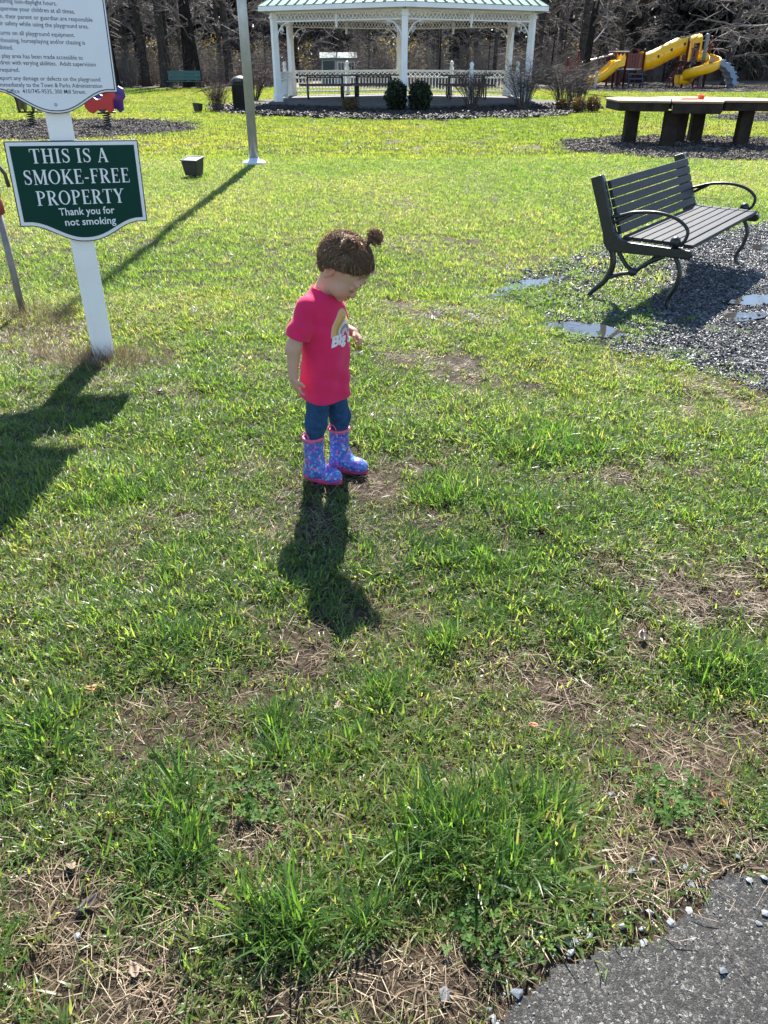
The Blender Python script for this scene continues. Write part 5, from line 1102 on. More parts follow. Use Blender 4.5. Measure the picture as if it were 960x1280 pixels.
KYAW = R(-18); kid_loc = V(-.225, 2.735, gz(-.225, 2.735) + .010)
kid = thing('person', 'toddler in pink T-shirt, blue leggings and flowered rain boots looking down', 'person', kid_loc, KYAW)
HP = R(47); HC = np.array((.090, 0, .822)); HM = np.array(((math.cos(HP), 0, math.sin(HP)), (0, 1, 0), (-math.sin(HP), 0, math.cos(HP))))   # columns: face-forward, left, crown-up
hp = lambda f, y, u: HC + HM @ np.array((f, y, u))
R_SH, R_EL, R_WR = (-.020, -.088, .690), (-.060, -.124, .556), (-.062, -.136, .452)
L_SH, L_EL, L_WR = (.004, .092, .690), (.018, .130, .566), (.078, .116, .556)
B = Field((-.19, -.20, -.01), (.25, .20, 1.0), .0028)
# head and face
B.ball(hp(-.005, 0, .016), (.088, .070, .078), HM, .01); B.ball(hp(.030, 0, -.040), (.054, .055, .056), HM, .02)
for s_ in (-1, 1):
    B.ball(hp(.050, s_ * .031, -.048), (.033, .029, .032), HM, .016)
    B.ball(hp(.088, s_ * .027, -.014), (.012, .017, .011), HM, .012, 'c'); B.ball(hp(.0705, s_ * .027, -.013), .0145, HM, .003)
    B.ball(hp(.080, s_ * .026, .010), (.012, .022, .008), HM, .012)
    B.ball(hp(-.016, s_ * .068, -.020), (.017, .009, .026), HM, .004); B.ball(hp(-.012, s_ * .079, -.018), (.009, .007, .016), HM, .004, 'c'); B.ball(hp(-.014, s_ * .072, -.040), (.008, .006, .009), HM, .004)
    B.ball(hp(.087, s_ * .009, -.046), .0075, HM, .006)
B.ball(hp(.068, 0, -.084), (.017, .020, .015), HM, .012); B.cone(hp(.082, 0, -.014), hp(.0915, 0, -.042), .007, .0105, .010)
B.ball(hp(.086, 0, -.064), (.0085, .017, .0052), HM, .004); B.ball(hp(.083, 0, -.0735), (.0085, .014, .0055), HM, .004); B.ball(hp(.093, 0, -.0685), (.007, .018, .0016), HM, .003, 'c')
# neck, trunk
B.cone((.012, 0, .725), (.052, 0, .800), .038, .038, .02); B.cone((.0, 0, .64), (.0, 0, .42), .062, .070, .03); B.cone((.0, -.060, .695), (.0, .060, .695), .040, .040, .03); B.ball((.010, 0, .50), (.066, .078, .10), None, .02)
def hand(wr, dirv, palm_n, side, curl, s=1.0):
    """palm, four fingers of different length bent at the knuckles, thumb from the side of the palm"""
    w = np.array(wr, float); d = np.array(dirv, float); d /= np.linalg.norm(d); n = np.array(palm_n, float); n -= d * (n @ d); n /= np.linalg.norm(n); t = np.cross(d, n) * side
    M = np.stack([d, t, n], 1); B.ball(w + d * .024 * s, np.array((.027, .0215, .011)) * s, M, .008)
    for i, (o, L_) in enumerate(((.0155, .033), (.0055, .037), (-.0045, .034), (-.0135, .026))):
        p = w + d * .042 * s + t * o * s; a = curl * .5 + .06 * i
        for j, f in enumerate((.42, .32, .26)):
            e = p + (d * math.cos(a) + n * math.sin(a)) * L_ * f * s; B.cone(p, e, (.0060 - .0006 * j) * s, (.0055 - .0006 * j) * s, .0022); p = e; a += curl * .75
    p = w + d * .012 * s + t * .016 * s; e = p + (d * .6 + t * .7 + n * .35) / 1.0 * .018 * s; B.cone(p, e, .0078 * s, .0066 * s, .004); e2 = e + (d * .85 + t * .05 + n * .5) * .018 * s; B.cone(e, e2, .0062 * s, .0054 * s, .002)
B.cone(R_SH, R_EL, .033, .0250, .02); B.cone(R_EL, R_WR, .0250, .0170, .02); hand(R_WR, (.22, .06, -.97), (.55, .83, .05), 1, .38)
B.cone(L_SH, L_EL, .033, .0250, .02); B.cone(L_EL, L_WR, .0250, .0170, .02); hand(L_WR, (.78, -.22, -.58), (-.45, -.35, -.82), -1, 1.45, .92)
# legs under the leggings, inside the boots
for (hx, hy, kx, ky, ax_, ay) in ((.0, -.036, -.020, -.048, -.030, -.052), (.006, .036, .040, .050, .036, .055)):
    B.cone((hx, hy, .40), (kx, ky, .235), .036, .028, .012); B.cone((kx, ky, .235), (ax_ - .004, ay, .15), .028, .022, .012); B.cone((ax_ - .004, ay, .15), (ax_, ay, .05), .022, .020, .012); B.cone((ax_ - .01, ay, .034), (ax_ + .075, ay - .004, .028), .024, .022, .015)
me, bv_, bf_ = B.mesh('body', 1)
# skin colour: warmer lips, cheeks, ear, knuckles
def near_(c, r): return np.exp(-((bv_ - c) ** 2).sum(1) / (r * r))
lip = np.clip(near_(hp(.092, 0, -.065), .008) + near_(hp(.088, .008, -.066), .006) + near_(hp(.088, -.008, -.066), .006) + near_(hp(.090, 0, -.0735), .007), 0, 1)
warm = np.clip(near_(hp(.068, -.038, -.045), .024) + near_(hp(.068, .038, -.045), .024) + near_(hp(.1, 0, -.044), .012) + near_(hp(-.014, -.074, -.02), .022) + near_(hp(-.014, .074, -.02), .022) + .6 * near_(np.array(R_WR) + (0, 0, -.06), .03) + .6 * near_(np.array(L_WR) + (.04, 0, -.03), .03), 0, 1)
ca = me.color_attributes.new('flush', 'FLOAT_COLOR', 'POINT'); ca.data.foreach_set('color', np.stack([lip, warm, lip * 0, lip * 0 + 1], -1).astype(np.float32).ravel())
m_skin = bpy.data.materials.new('skin'); m_skin.use_nodes = True; nt = m_skin.node_tree; b = nt.nodes['Principled BSDF']; at_ = nt.nodes.new('ShaderNodeAttribute'); at_.attribute_name = 'flush'; sp = nt.nodes.new('ShaderNodeSeparateColor'); nt.links.new(at_.outputs['Color'], sp.inputs[0])
mx = nt.nodes.new('ShaderNodeMix'); mx.data_type = 'RGBA'; mx.inputs['A'].default_value = (.50, .305, .215, 1); mx.inputs['B'].default_value = (.52, .225, .16, 1); nt.links.new(sp.outputs[1], mx.inputs['Factor']); mx2 = nt.nodes.new('ShaderNodeMix'); mx2.data_type = 'RGBA'; mx2.inputs['B'].default_value = (.46, .19, .155, 1); nt.links.new(sp.outputs[0], mx2.inputs['Factor']); nt.links.new(mx.outputs['Result'], mx2.inputs['A']); nt.links.new(mx2.outputs['Result'], b.inputs['Base Color'])
b.inputs['Roughness'].default_value = .48; b.inputs['Subsurface Weight'].default_value = .18; b.inputs['Subsurface Radius'].default_value = (.010, .004, .002); b.inputs['Subsurface Scale'].default_value = 1.0; b.inputs['Specular IOR Level'].default_value = .35
body = obj('body', me, m_skin, kid, smooth=True)
m_lash = mat('dark_lashes', (.020, .012, .008), .6)
for s_ in (-1, 1):
    mb = MB(); pts = []
    for k in range(9): a = R(-62 + 124 * k / 8); pts.append(hp(.0705 + .0150 * math.cos(a), s_ * .027 + .0150 * math.sin(a), -.0195 - .003 * math.cos(a)))
    mb.tube(pts, [.0006, .001, .0013, .0015, .0015, .0015, .0013, .001, .0006], 5); mb.build('eyelash', m_lash, body, smooth=True)
    mb = MB(); pts = [hp(.089 - .012 * (k / 6) ** 2, s_ * (.011 + .032 * k / 6), .012 + .004 * math.sin(k / 6 * 2.6)) for k in range(7)]; mb.tube(pts, [.0012, .0022, .0026, .0024, .002, .0014, .0006], 5); mb.build('eyebrow', mat('eyebrow_hair', (.10, .062, .036), .8), body, smooth=True)

# ---- T-shirt: loose body with sleeves, open at hem, cuffs and neck
Sx = Field((-.17, -.20, .325), (.17, .21, .79), .0032); X, Y_, Z = np.meshgrid(*Sx.ax, indexing='ij', copy=False)
zs = [.325, .36, .45, .55, .63, .68, .715, .745, .79]; a_ = np.interp(Z, zs, [.096, .093, .087, .086, .084, .076, .062, .044, .03]); b__ = np.interp(Z, zs, [.112, .108, .101, .096, .092, .093, .088, .062, .04]); cx_ = np.interp(Z, zs, [.004, .004, .008, .012, .010, .006, .006, .012, .018])
ang = np.arctan2(Y_, X - cx_); Sx.d[:] = ((np.sqrt(((X - cx_) / a_) ** 2 + (Y_ / b__) ** 2) - 1) * np.minimum(a_, b__) * .95)
for sh, el in ((R_SH, R_EL), (L_SH, L_EL)):
    sh, el = np.array(sh), np.array(el); ax_ = (el - sh) / np.linalg.norm(el - sh); e = sh + ax_ * .105
    t = (X - e[0]) * ax_[0] + (Y_ - e[1]) * ax_[1] + (Z - e[2]) * ax_[2]; s0 = sh - ax_ * .01 + np.array((0, 0, -.004)); ba = e + ax_ * .03 - s0; tt = np.clip(((X - s0[0]) * ba[0] + (Y_ - s0[1]) * ba[1] + (Z - s0[2]) * ba[2]) / (ba @ ba), 0, 1)
    d = np.sqrt((X - s0[0] - tt * ba[0]) ** 2 + (Y_ - s0[1] - tt * ba[1]) ** 2 + (Z - s0[2] - tt * ba[2]) ** 2) - (.037 + .009 * tt); d = np.maximum(d, t); k = .012; h = np.clip(.5 + .5 * (Sx.d - d) / k, 0, 1); Sx.d[:] = Sx.d * (1 - h) + d * h - k * h * (1 - h)
# folds: diagonal drags from the shoulders, soft vertical drape towards the hem
low = np.clip((.62 - Z) / .25, 0, 1); Sx.d += (.0052 * np.sin(ang * 5 + Z * 9 + 1.5 * np.sin(Z * 21)) * low + .0040 * np.sin(38 * (Z + .5 * X) + 3 * np.sin(ang * 2)) * np.clip((Z - .42) / .1, 0, 1) * np.clip((.70 - Z) / .08, 0, 1) * (1 - .8 * np.clip((X - .03) / .04, 0, 1)) + .0060 * (np.abs(np.sin(17 * Z + 2.3 * ang + 1.2 * np.sin(9 * Z + ang))) - .6) * low * (1 - .7 * np.clip((X - .03) / .04, 0, 1)) + .0024 * np.sin(62 * (Z * .6 + Y_ * .8) + 8 * X + 2 * np.sin(30 * Z))).astype(np.float32)
hem = .346 + .004 * np.sin(ang * 2 + .6); inner = -(Sx.d + .0065); Sx.d = np.maximum(np.maximum(Sx.d, hem - Z), inner)
nk = np.sqrt((X - .020) ** 2 * .85 + Y_ ** 2 * .62 + ((Z - .768 - .30 * (.02 - X)) * .9) ** 2) - .049; Sx.d = np.maximum(Sx.d, -nk)
Sx.d = Sx.d.astype(np.float32)
sme, sv, sf = Sx.mesh('t_shirt', 1)
m_pink = mat('pink_cotton', (.62, .020, .098), .85, var=.06, vscale=20, bump=.12, bscale=500, spec=.2)
bq = m_pink.node_tree.nodes['Principled BSDF']; bq.inputs['Sheen Weight'].default_value = .15
shirt = obj('t_shirt', sme, m_pink, kid, smooth=True)
bvh = BVHTree.FromPolygons([tuple(p) for p in sv], [tuple(q) for q in sf])
def on_shirt(y, z, off=.0009):
    """s metres round the chest from the middle of the print"""
    ph = -.16 + y / .090; d = V(math.cos(ph), math.sin(ph), 0); p, n = bvh.ray_cast(V(.01, 0, z) + d * .3, -d)[:2]
    if p is None: return V(.01, 0, z) + d * .095
    if n.dot(d) < 0: n = -n
    return p + n * off
PCZ = .588; PYC = 0.0
bands = [(.062, .052, (.62, .36, .22)), (.0515, .0435, (.66, .36, .06)), (.043, .035, (.36, .27, .10)), (.0345, .0265, (.62, .55, .47)), (.026, .018, (.30, .22, .30)), (.0175, .008, (.60, .45, .44))]
for r0, r1, col in [(a * 1.14, b_ * 1.14, c) for a, b_, c in bands]:
    mb = MB(); A_, B_ = [], []
    for k in range(25): a = math.pi * k / 24; A_.append(on_shirt(PYC + r0 * math.cos(a), PCZ + 1.28 * r0 * math.sin(a))); B_.append(on_shirt(PYC + r1 * math.cos(a), PCZ + 1.28 * r1 * math.sin(a)))
    mb.strip(A_, B_); mb.build('rainbow_band', mat('rainbow_print', col, .8), shirt, smooth=True)
# rounded white script below the rainbow
def print_text(text, yc, zc, width, hgt):
    me_ = font_mesh(text, .05); co = np.empty(len(me_.vertices) * 3, np.float32); me_.vertices.foreach_get('co', co); co = co.reshape(-1, 3); xa, xb = co[:, 0].min(), co[:, 0].max(); s = width / (xb - xa)
    W = [on_shirt(yc - width / 2 + (p[0] - xa) * s + p[1] * .18 * hgt, zc + p[1] * hgt + .006 * math.sin((p[0] - xa) * 2), .0016) for p in co]; me_.vertices.foreach_set('co', np.array([tuple(p) for p in W], np.float32).ravel()); me_.materials.clear(); me_.update(); return me_
# the wearer's left is +y, so the reader sees the line run from -y to +y
ptx = print_text('Big Sis', PYC, PCZ - .032, .142, .050); obj('shirt_lettering', ptx, mat('white_print', (.72, .66, .66), .7), shirt, kind='stuff')

# ---- leggings
Lg = Field((-.13, -.15, .10), (.15, .15, .43), .0032)
for (hx, hy, kx, ky, ax_, ay) in ((.0, -.044, -.020, -.048, -.030, -.052), (.006, .044, .040, .050, .036, .055)):
    Lg.cone((hx, hy * .85, .41), (kx, ky, .24), .050, .040, .018); Lg.cone((kx, ky, .24), (ax_ - .004, ay, .15), .039, .030, .015); Lg.cone((ax_ - .004, ay, .17), (ax_, ay, .11), .030, .020, .01)
X, Y_, Z = np.meshgrid(*Lg.ax, indexing='ij', copy=False); Lg.d += (.0022 * np.sin(150 * Z + 40 * X + 6 * np.sin(60 * Y_)) * np.clip((.31 - Z) / .06, 0, 1)).astype(np.float32)
lme, _, _ = Lg.mesh('leggings', 1)
obj('leggings', lme, mat('blue_denim_knit', (.020, .060, .135), .85, var=.22, vscale=60, bump=.15, bscale=400, spec=.2), kid, smooth=True)

# ---- rain boots
m_boot = bpy.data.materials.new('flowered_rubber'); m_boot.use_nodes = True; nt = m_boot.node_tree; b = nt.nodes['Principled BSDF']; tc = nt.nodes.new('ShaderNodeTexCoord')
vo = nt.nodes.new('ShaderNodeTexVoronoi'); vo.inputs['Scale'].default_value = 105; vo.inputs['Randomness'].default_value = 1.0; nt.links.new(tc.outputs['Object'], vo.inputs['Vector']); sp = nt.nodes.new('ShaderNodeSeparateColor'); nt.links.new(vo.outputs['Color'], sp.inputs[0])
rc = ramp(nt, sp.outputs[0], [(.0, (.09, .13, .50)), (.30, (.09, .32, .60)), (.48, (.24, .07, .42)), (.58, (.10, .16, .52)), (.70, (.66, .12, .32)), (.90, (.20, .45, .62))]); rc.color_ramp.interpolation = 'CONSTANT'
rd = ramp(nt, vo.outputs['Distance'], [(.52, (1, 1, 1)), (.62, (0, 0, 0))]); mx = nt.nodes.new('ShaderNodeMix'); mx.data_type = 'RGBA'; nt.links.new(rd.outputs[0], mx.inputs['Factor']); mx.inputs['A'].default_value = (.055, .095, .37, 1); nt.links.new(rc.outputs[0], mx.inputs['B']); nt.links.new(mx.outputs['Result'], b.inputs['Base Color']); b.inputs['Roughness'].default_value = .38; b.inputs['Coat Weight'].default_value = .1
m_sole = mat('pink_rubber', (.52, .050, .150), .4, var=.1, vscale=30); m_rim = mat('pink_rim', (.66, .10, .19), .4)
for (ax_, ay, tw, lab) in ((-.030, -.052, R(-4), 'near'), (.036, .055, R(2), 'far')):
    bt_ = Field((ax_ - .075, ay - .075, -.002), (ax_ + .145, ay + .075, .20), .0026); c_, s_ = math.cos(tw), math.sin(tw); fw = np.array((c_, s_, 0)); o = np.array((ax_, ay, 0))
    bt_.cone(o + fw * -.006 + (0, 0, .045), o + fw * -.004 + (0, 0, .205), .0345, .0415, .012); bt_.cone(o + fw * -.022 + (0, 0, .034), o + fw * .066 + (0, 0, .030), .0300, .0300, .018); bt_.ball(o + fw * .076 + (0, 0, .027), (.038, .031, .028), np.stack([fw, (-s_, c_, 0), (0, 0, 1)], 1), .015); bt_.cone(o + fw * .02 + (0, 0, .055), o + fw * .0 + (0, 0, .085), .031, .033, .02)
    X, Y_, Z = np.meshgrid(*bt_.ax, indexing='ij', copy=False); u = (X - ax_) * c_ + (Y_ - ay) * s_; w = -(X - ax_) * s_ + (Y_ - ay) * c_
    bt_.d += (.0016 * np.sin(95 * Z + 22 * u) * np.clip((.11 - Z) / .04, 0, 1) * np.clip((Z - .045) / .02, 0, 1)).astype(np.float32)
    bt_.d = np.maximum(np.maximum(bt_.d, Z - .190), .010 - Z); bore = np.sqrt((u + .004) ** 2 + w ** 2) - .0365; bt_.d = np.maximum(bt_.d, -np.maximum(bore, .158 - Z)).astype(np.float32)
    bme, _, _ = bt_.mesh('boot', 1); bo = obj('rain_boot', bme, m_boot, kid, smooth=True)
    # sole, rim and pull loops
    out = []; 
    for k in range(28):
        a = 2 * math.pi * k / 28; fx = .029 + .085 * math.cos(a); wy = (.0305 + .004 * math.cos(a - .3)) * math.sin(a); p = o + fw * fx + np.array((-s_, c_, 0)) * wy; out.append((p[0], p[1]))
    mb = MB(); mb.prism(out, 0, .021); mb.build('sole', m_sole, bo, bevel=.003)
    mb = MB(); mb.tube([tuple(o + fw * (-.004 + .0398 * math.cos(a)) + np.array((-s_, c_, 0)) * .0398 * math.sin(a) + (0, 0, .183)) for a in [2 * math.pi * k / 24 for k in range(25)]], .0062, 6, caps=False); mb.build('rim', m_rim, bo, smooth=True)
    for sd in (-1, 1):
        q = o + fw * -.018 + np.array((-s_, c_, 0)) * sd * .0395; mb = MB(); mb.tube([tuple(q + fw * (.016 * math.cos(a)) + (0, 0, .186 + .026 * math.sin(a))) for a in [math.pi * k / 8 for k in range(9)]], .0032, 5); mb.build('pull_loop', m_rim, bo, smooth=True)

# ---- hair: close cap combed up into two small buns, loose strands
m_hair = bpy.data.materials.new('brown_hair'); m_hair.use_nodes = True; nt = m_hair.node_tree; b = nt.nodes['Principled BSDF']; gi = nt.nodes.new('ShaderNodeNewGeometry'); rh = ramp(nt, gi.outputs['Random Per Island'], [(0, (.085, .053, .034)), (.5, (.23, .15, .094)), (1, (.52, .37, .24))]); nt.links.new(rh.outputs[0], b.inputs['Base Color']); b.inputs['Roughness'].default_value = .36; b.inputs['Specular IOR Level'].default_value = .5
tr = nt.nodes.new('ShaderNodeBsdfTranslucent'); tr.inputs[0].default_value = (.55, .36, .20, 1); ms_ = nt.nodes.new('ShaderNodeMixShader'); ms_.inputs[0].default_value = .40; nt.links.new(b.outputs[0], ms_.inputs[1]); nt.links.new(tr.outputs[0], ms_.inputs[2]); nt.links.new(ms_.outputs[0], nt.nodes['Material Output'].inputs[0])
m_cap = mat('brown_hair_base', (.055, .034, .022), .55, base2=(.11, .070, .044), vscale=150)
Hr = Field(HC - .15, HC + .17, .003); X, Y_, Z = np.meshgrid(*Hr.ax, indexing='ij', copy=False); P = np.stack([X - HC[0], Y_ - HC[1], Z - HC[2]], -1); f_, y_, u_ = P @ HM[:, 0], P @ HM[:, 1], P @ HM[:, 2]
Hr.ball(hp(-.007, 0, .018), (.098, .079, .087), HM, .005)
line = np.where(f_ > -.012, -.012 + (f_ + .012) * .70 + .12 * np.clip(.045 - np.abs(y_), 0, 1) * (f_ > .04), np.maximum(-.012 + (f_ + .012) * 2.4, -.080)); line = line + .0025 * np.sin(y_ * 160 + f_ * 90) * np.sin(f_ * 130) ; over = (u_ - line); Hr.d = Hr.d + .0105 * np.exp(-np.clip(over, 0, 1) / .016); Hr.d = np.maximum(Hr.d, (line - u_) * .8).astype(np.float32)
# loose waves in the hair
Hr.d += (.0030 * np.sin(95 * f_ + 4 * np.sin(60 * y_)) * np.sin(80 * u_ + 50 * y_) * np.clip(over / .03, 0, 1)).astype(np.float32)
# parting
Hr.d += (.004 * np.exp(-(y_ / .004) ** 2) * (u_ > .02)).astype(np.float32)
BUN = {1: hp(.000, .052, .134), -1: hp(-.030, -.058, .093)}; BR = {1: .028, -1: .028}
hme, hv, hf = Hr.mesh('hair', 1); hair = obj('hair', hme, m_cap, kid, smooth=True)
gh = np.random.default_rng(5)
def strand_mesh(name, P0, steps, wid, mat_, par):
    """ribbons with a fold; P0 list of point arrays (n_pts,3)"""
    V_, F_ = [], []
    for pts in P0:
        n = len(pts); o = len(V_); tg = np.gradient(pts, axis=0); tg /= np.linalg.norm(tg, axis=1)[:, None] + 1e-9; sd = np.cross(tg, np.array((.3, .8, .52))); sd /= np.linalg.norm(sd, axis=1)[:, None] + 1e-9; up_ = np.cross(sd, tg)
        for i in range(n):
            w = wid * (1 - .75 * (i / (n - 1)) ** 2); V_ += [pts[i] - sd[i] * w, pts[i] + up_[i] * w, pts[i] + sd[i] * w]
        for i in range(n - 1):
            for j in (0, 1, 2): F_.append((o + 3 * i + j, o + 3 * i + (j + 1) % 3, o + 3 * i + 3 + (j + 1) % 3, o + 3 * i + 3 + j))
    return obj(name, np_mesh(name, np.array(V_), np.array(F_)), mat_, par, smooth=True, kind='stuff')
cen = hp(-.007, 0, .018); Minv = HM.T
def cap_project(p, lift):
    q = Minv @ (p - cen); r_ = np.array((.099, .080, .088)) + lift; L_ = np.linalg.norm(q / r_); return cen + HM @ (q / L_) if L_ < 1.25 else p
ids = gh.choice(len(hv), 6500); strands = []
for i in ids:
    p = hv[i]; q = Minv @ (p - HC)
    if np.linalg.norm((Minv @ (p - cen)) / np.array((.098, .079, .087))) < .865: continue
    sd_ = 1 if q[1] > 0 else -1; tgt = BUN[sd_] - (BUN[sd_] - cen) * (.28 if sd_ == 1 else .12); lift = gh.uniform(.0, .007) * gh.random(); pts = [p]; L_ = gh.uniform(.035, .075); c = p.copy(); wob = gh.normal(0, .55, 3)
    for k in range(5):
        d = tgt - c; dl = np.linalg.norm(d)
        if dl < .006: break
        d = d / dl + wob * .45 * math.sin(k * 1.6 + i); d /= np.linalg.norm(d); c = cap_project(c + d * min(L_ / 5, dl), lift * (k > 0) + .0008 * k); pts.append(c)
    if len(pts) > 2: strands.append(np.array(pts))
strand_mesh('combed_hair', strands, 5, .00075, m_hair, hair)
locks = []
for i in gh.choice(len(hv), 1500):
    p = hv[i]; q = Minv @ (p - cen)
    if np.linalg.norm(q / np.array((.098, .079, .087))) < .90: continue
    sd_ = 1 if q[1] > 0 else -1; tgt = BUN[sd_] - (BUN[sd_] - cen) * (.28 if sd_ == 1 else .12); nrm_ = HM @ (q / np.array((.098, .079, .087)) ** 2); nrm_ /= np.linalg.norm(nrm_); L_ = gh.uniform(.025, .055); c = p.copy(); pts = []; ph = gh.uniform(0, 6.28); am = gh.uniform(.0015, .0055); fq = gh.uniform(.8, 1.6)
    for k in range(8):
        d = tgt - c; dl = np.linalg.norm(d)
        if dl < .01: break
        d /= dl; sd2 = np.cross(d, nrm_); pts.append(cap_project(c, .001 + gh.uniform(.002, .008) * math.sin(math.pi * k / 7)) + sd2 * am * math.sin(ph + k * fq)); c = c + d * min(L_ / 8, dl)
    if len(pts) > 3: locks.append(np.array(pts))
strand_mesh('hair_lock', locks, 8, .0021, m_hair, hair)
wisps = []
for i in gh.permutation(len(hv)):
    p = hv[i]; q = Minv @ (p - HC); ln_ = (-.012 + (q[0] + .012) * .70) if q[0] > -.012 else max(-.012 + (q[0] + .012) * 2.4, -.080)
    if not (-.004 < q[2] - ln_ < .014) or np.linalg.norm((Minv @ (p - cen)) / np.array((.098, .079, .087))) < .80: continue
    nrm_ = HM @ ((Minv @ (p - cen)) / np.array((.098, .079, .087)) ** 2); nrm_ /= np.linalg.norm(nrm_); d = HM @ np.array((-.45 + gh.normal(0, .5), gh.normal(0, .3), -.8)); d -= nrm_ * (d @ nrm_); d /= np.linalg.norm(d); L_ = gh.uniform(.006, .018); pts = []
    for k in range(5): pts.append(p + nrm_ * .0012 * (1 - k / 6) + d * L_ * k / 4 - nrm_ * .012 * (L_ * k / 4) ** 2 / .012 * 4)
    wisps.append(np.array(pts))
    if len(wisps) > 420: break
strand_mesh('hairline_wisps', wisps, 5, .00045, m_hair, hair)
coil = []
for sd_ in (1, -1):
    c0 = BUN[sd_]; r0 = BR[sd_]; ax_ = c0 - cen; ax_ /= np.linalg.norm(ax_); e1 = np.cross(ax_, (0, 0.3, 1)); e1 /= np.linalg.norm(e1); e2 = np.cross(ax_, e1)
    mb = MB(); base = cen + (c0 - cen) * (.66 if sd_ == 1 else .80); mb.tube([tuple(base), tuple(base + (c0 - base) * .5), tuple(c0 - ax_ * r0 * .5)], [.011, .006, .009], 8); mb.build('hair_tie', m_cap, hair, smooth=True)
    for k in range(240):
        th = gh.uniform(0, 6.28); ph = gh.normal(0, .9); rr_ = r0 * gh.uniform(.5, 1.22); pts = []
        for j in range(7): a = th + j * .42; tilt_ = ph + .15 * j; pts.append(c0 + rr_ * (math.cos(tilt_) * (e1 * math.cos(a) + e2 * math.sin(a)) + math.sin(tilt_) * ax_ * .8) + gh.normal(0, .0014, 3))
        coil.append(np.array(pts))
strand_mesh('bun_hair', coil, 7, .0015, m_hair, hair)
fly = []
for k in range(3000):
    if k < 330: sd_ = 1 if k < 210 else -1; c0 = BUN[sd_] + gh.normal(0, .010, 3); d = gh.normal(size=3) + np.array((.2, 0, .5)); L_ = gh.uniform(.015, .040)
    elif k < 2960:
        q = gh.normal(size=3); q[0] = q[0] - .35; q[2] = q[2] * .9 + .35; q /= np.linalg.norm(q); c0 = cen + HM @ (q * np.array((.097, .078, .086))); d = HM @ (q + np.array((-.5, 0, .2)) * gh.random()) + gh.normal(0, .5, 3); L_ = gh.uniform(.014, .040); tq = gh.normal(size=3); d = d * .30 + (tq - (tq @ d) * d / (d @ d)) * .8
    else: yy = float(np.clip(gh.normal(-.012, .025), -.05, .05)); c0 = cap_project(hp(.085, yy, .050 + gh.normal(0, .006)), -.004); d = HM @ np.array((.05, gh.normal(0, .3), -1.0)) + gh.normal(0, .12, 3); L_ = gh.uniform(.012, .034)
    qh = Minv @ (c0 - HC)
    if 330 <= k < 2960 and qh[2] < (.004 + (qh[0] + .012) * .70 if qh[0] > -.012 else max(-.004 + (qh[0] + .012) * 2.4, -.072)): continue
    d = d / np.linalg.norm(d); cv = gh.normal(0, .55, 3); pts = [c0]
    for j in range(4): pts.append(pts[-1] + d * L_ / 4); d = d + cv * .5 + np.array((0, 0, -.10)); d /= np.linalg.norm(d)
    fly.append(np.array(pts))
strand_mesh('loose_strands', fly, 5, .00036, m_hair, hair)
# ================================================================== SMALL THINGS ON THE GROUND
def rock_mesh(seed):
    g_ = random.Random(seed); bm = bmesh.new(); P = [V(g_.gauss(0, 1), g_.gauss(0, 1), g_.gauss(0, 1)).normalized() for _ in range(16)]
    for p in P: bm.verts.new((p.x * g_.uniform(.8, 1.25), p.y * g_.uniform(.55, .9), p.z * g_.uniform(.28, .5)))
    bmesh.ops.convex_hull(bm, input=bm.verts); bmesh.ops.delete(bm, geom=[v for v in bm.verts if not v.link_faces], context='VERTS'); bmesh.ops.recalc_face_normals(bm, faces=bm.faces); me = bpy.data.meshes.new('stone'); bm.to_mesh(me); bm.free(); return me
m_stone = [mat('blue_grey_stone', (.15, .17, .19), .6, base2=(.30, .32, .34), vscale=60, bump=.3, bscale=150), mat('pale_stone', (.12, .132, .142), .8, base2=(.25, .262, .268), vscale=50, bump=.3, bscale=150), mat('dark_stone', (.035, .043, .055), .5, base2=(.12, .14, .17), vscale=60, bump=.3, bscale=150)]
rocks = [[], [], []]
for q in range(3):
    for k in range(4): me = rock_mesh(50 + k + 10 * q); me.materials.append(m_stone[q]); rocks[q].append(me)
STN = [(.108, .742, 18, 2), (.235, .742, 15, 2), (.272, .832, 11, 1), (.298, .852, 11, 1), (.318, .862, 12, 0), (.352, .842, 13, 1), (.366, .846, 12, 0), (.392, .852, 12, 1), (.350, .822, 11, 0), (.330, .834, 10, 1), (.306, .868, 9, 0), (.458, .872, 11, 1), (.500, .870, 9, 0), (.492, .842, 12, 1), (.552, .872, 10, 0), (.602, .905, 11, 0), (.622, .962, 12, 1), (.740, .962, 10, 0), (.772, .968, 11, 1), (.618, .782, 12, 2), (.520, 1.185, 13, 1), (.742, 1.022, 10, 2), (.508, .982, 10, 2), (.412, .892, 10, 1), (.522, .902, 10, 0), (.190, .708, 10, 1), (.742, .892, 11, 1), (.722, .872, 8, 1), (.624, .995, 9, 1), (.425, .915, 12, 0), (.385, .872, 10, 0), (.340, .868, 10, 1), (.275, .848, 8, 2), (.56, 1.01, 8, 1), (.84, 1.06, 9, 1), (.66, .99, 7, 0), (-.62, 1.02, 9, 1), (-.59, .86, 10, 0)]
names = ['blue-grey stone chip lying along the edge of the asphalt path', 'pale stone chip lying along the edge of the asphalt path', 'dark blue-grey stone lying by the edge of the asphalt path']
grps = ['blue-grey chips along the path edge', 'pale chips along the path edge', 'dark stones by the path edge']
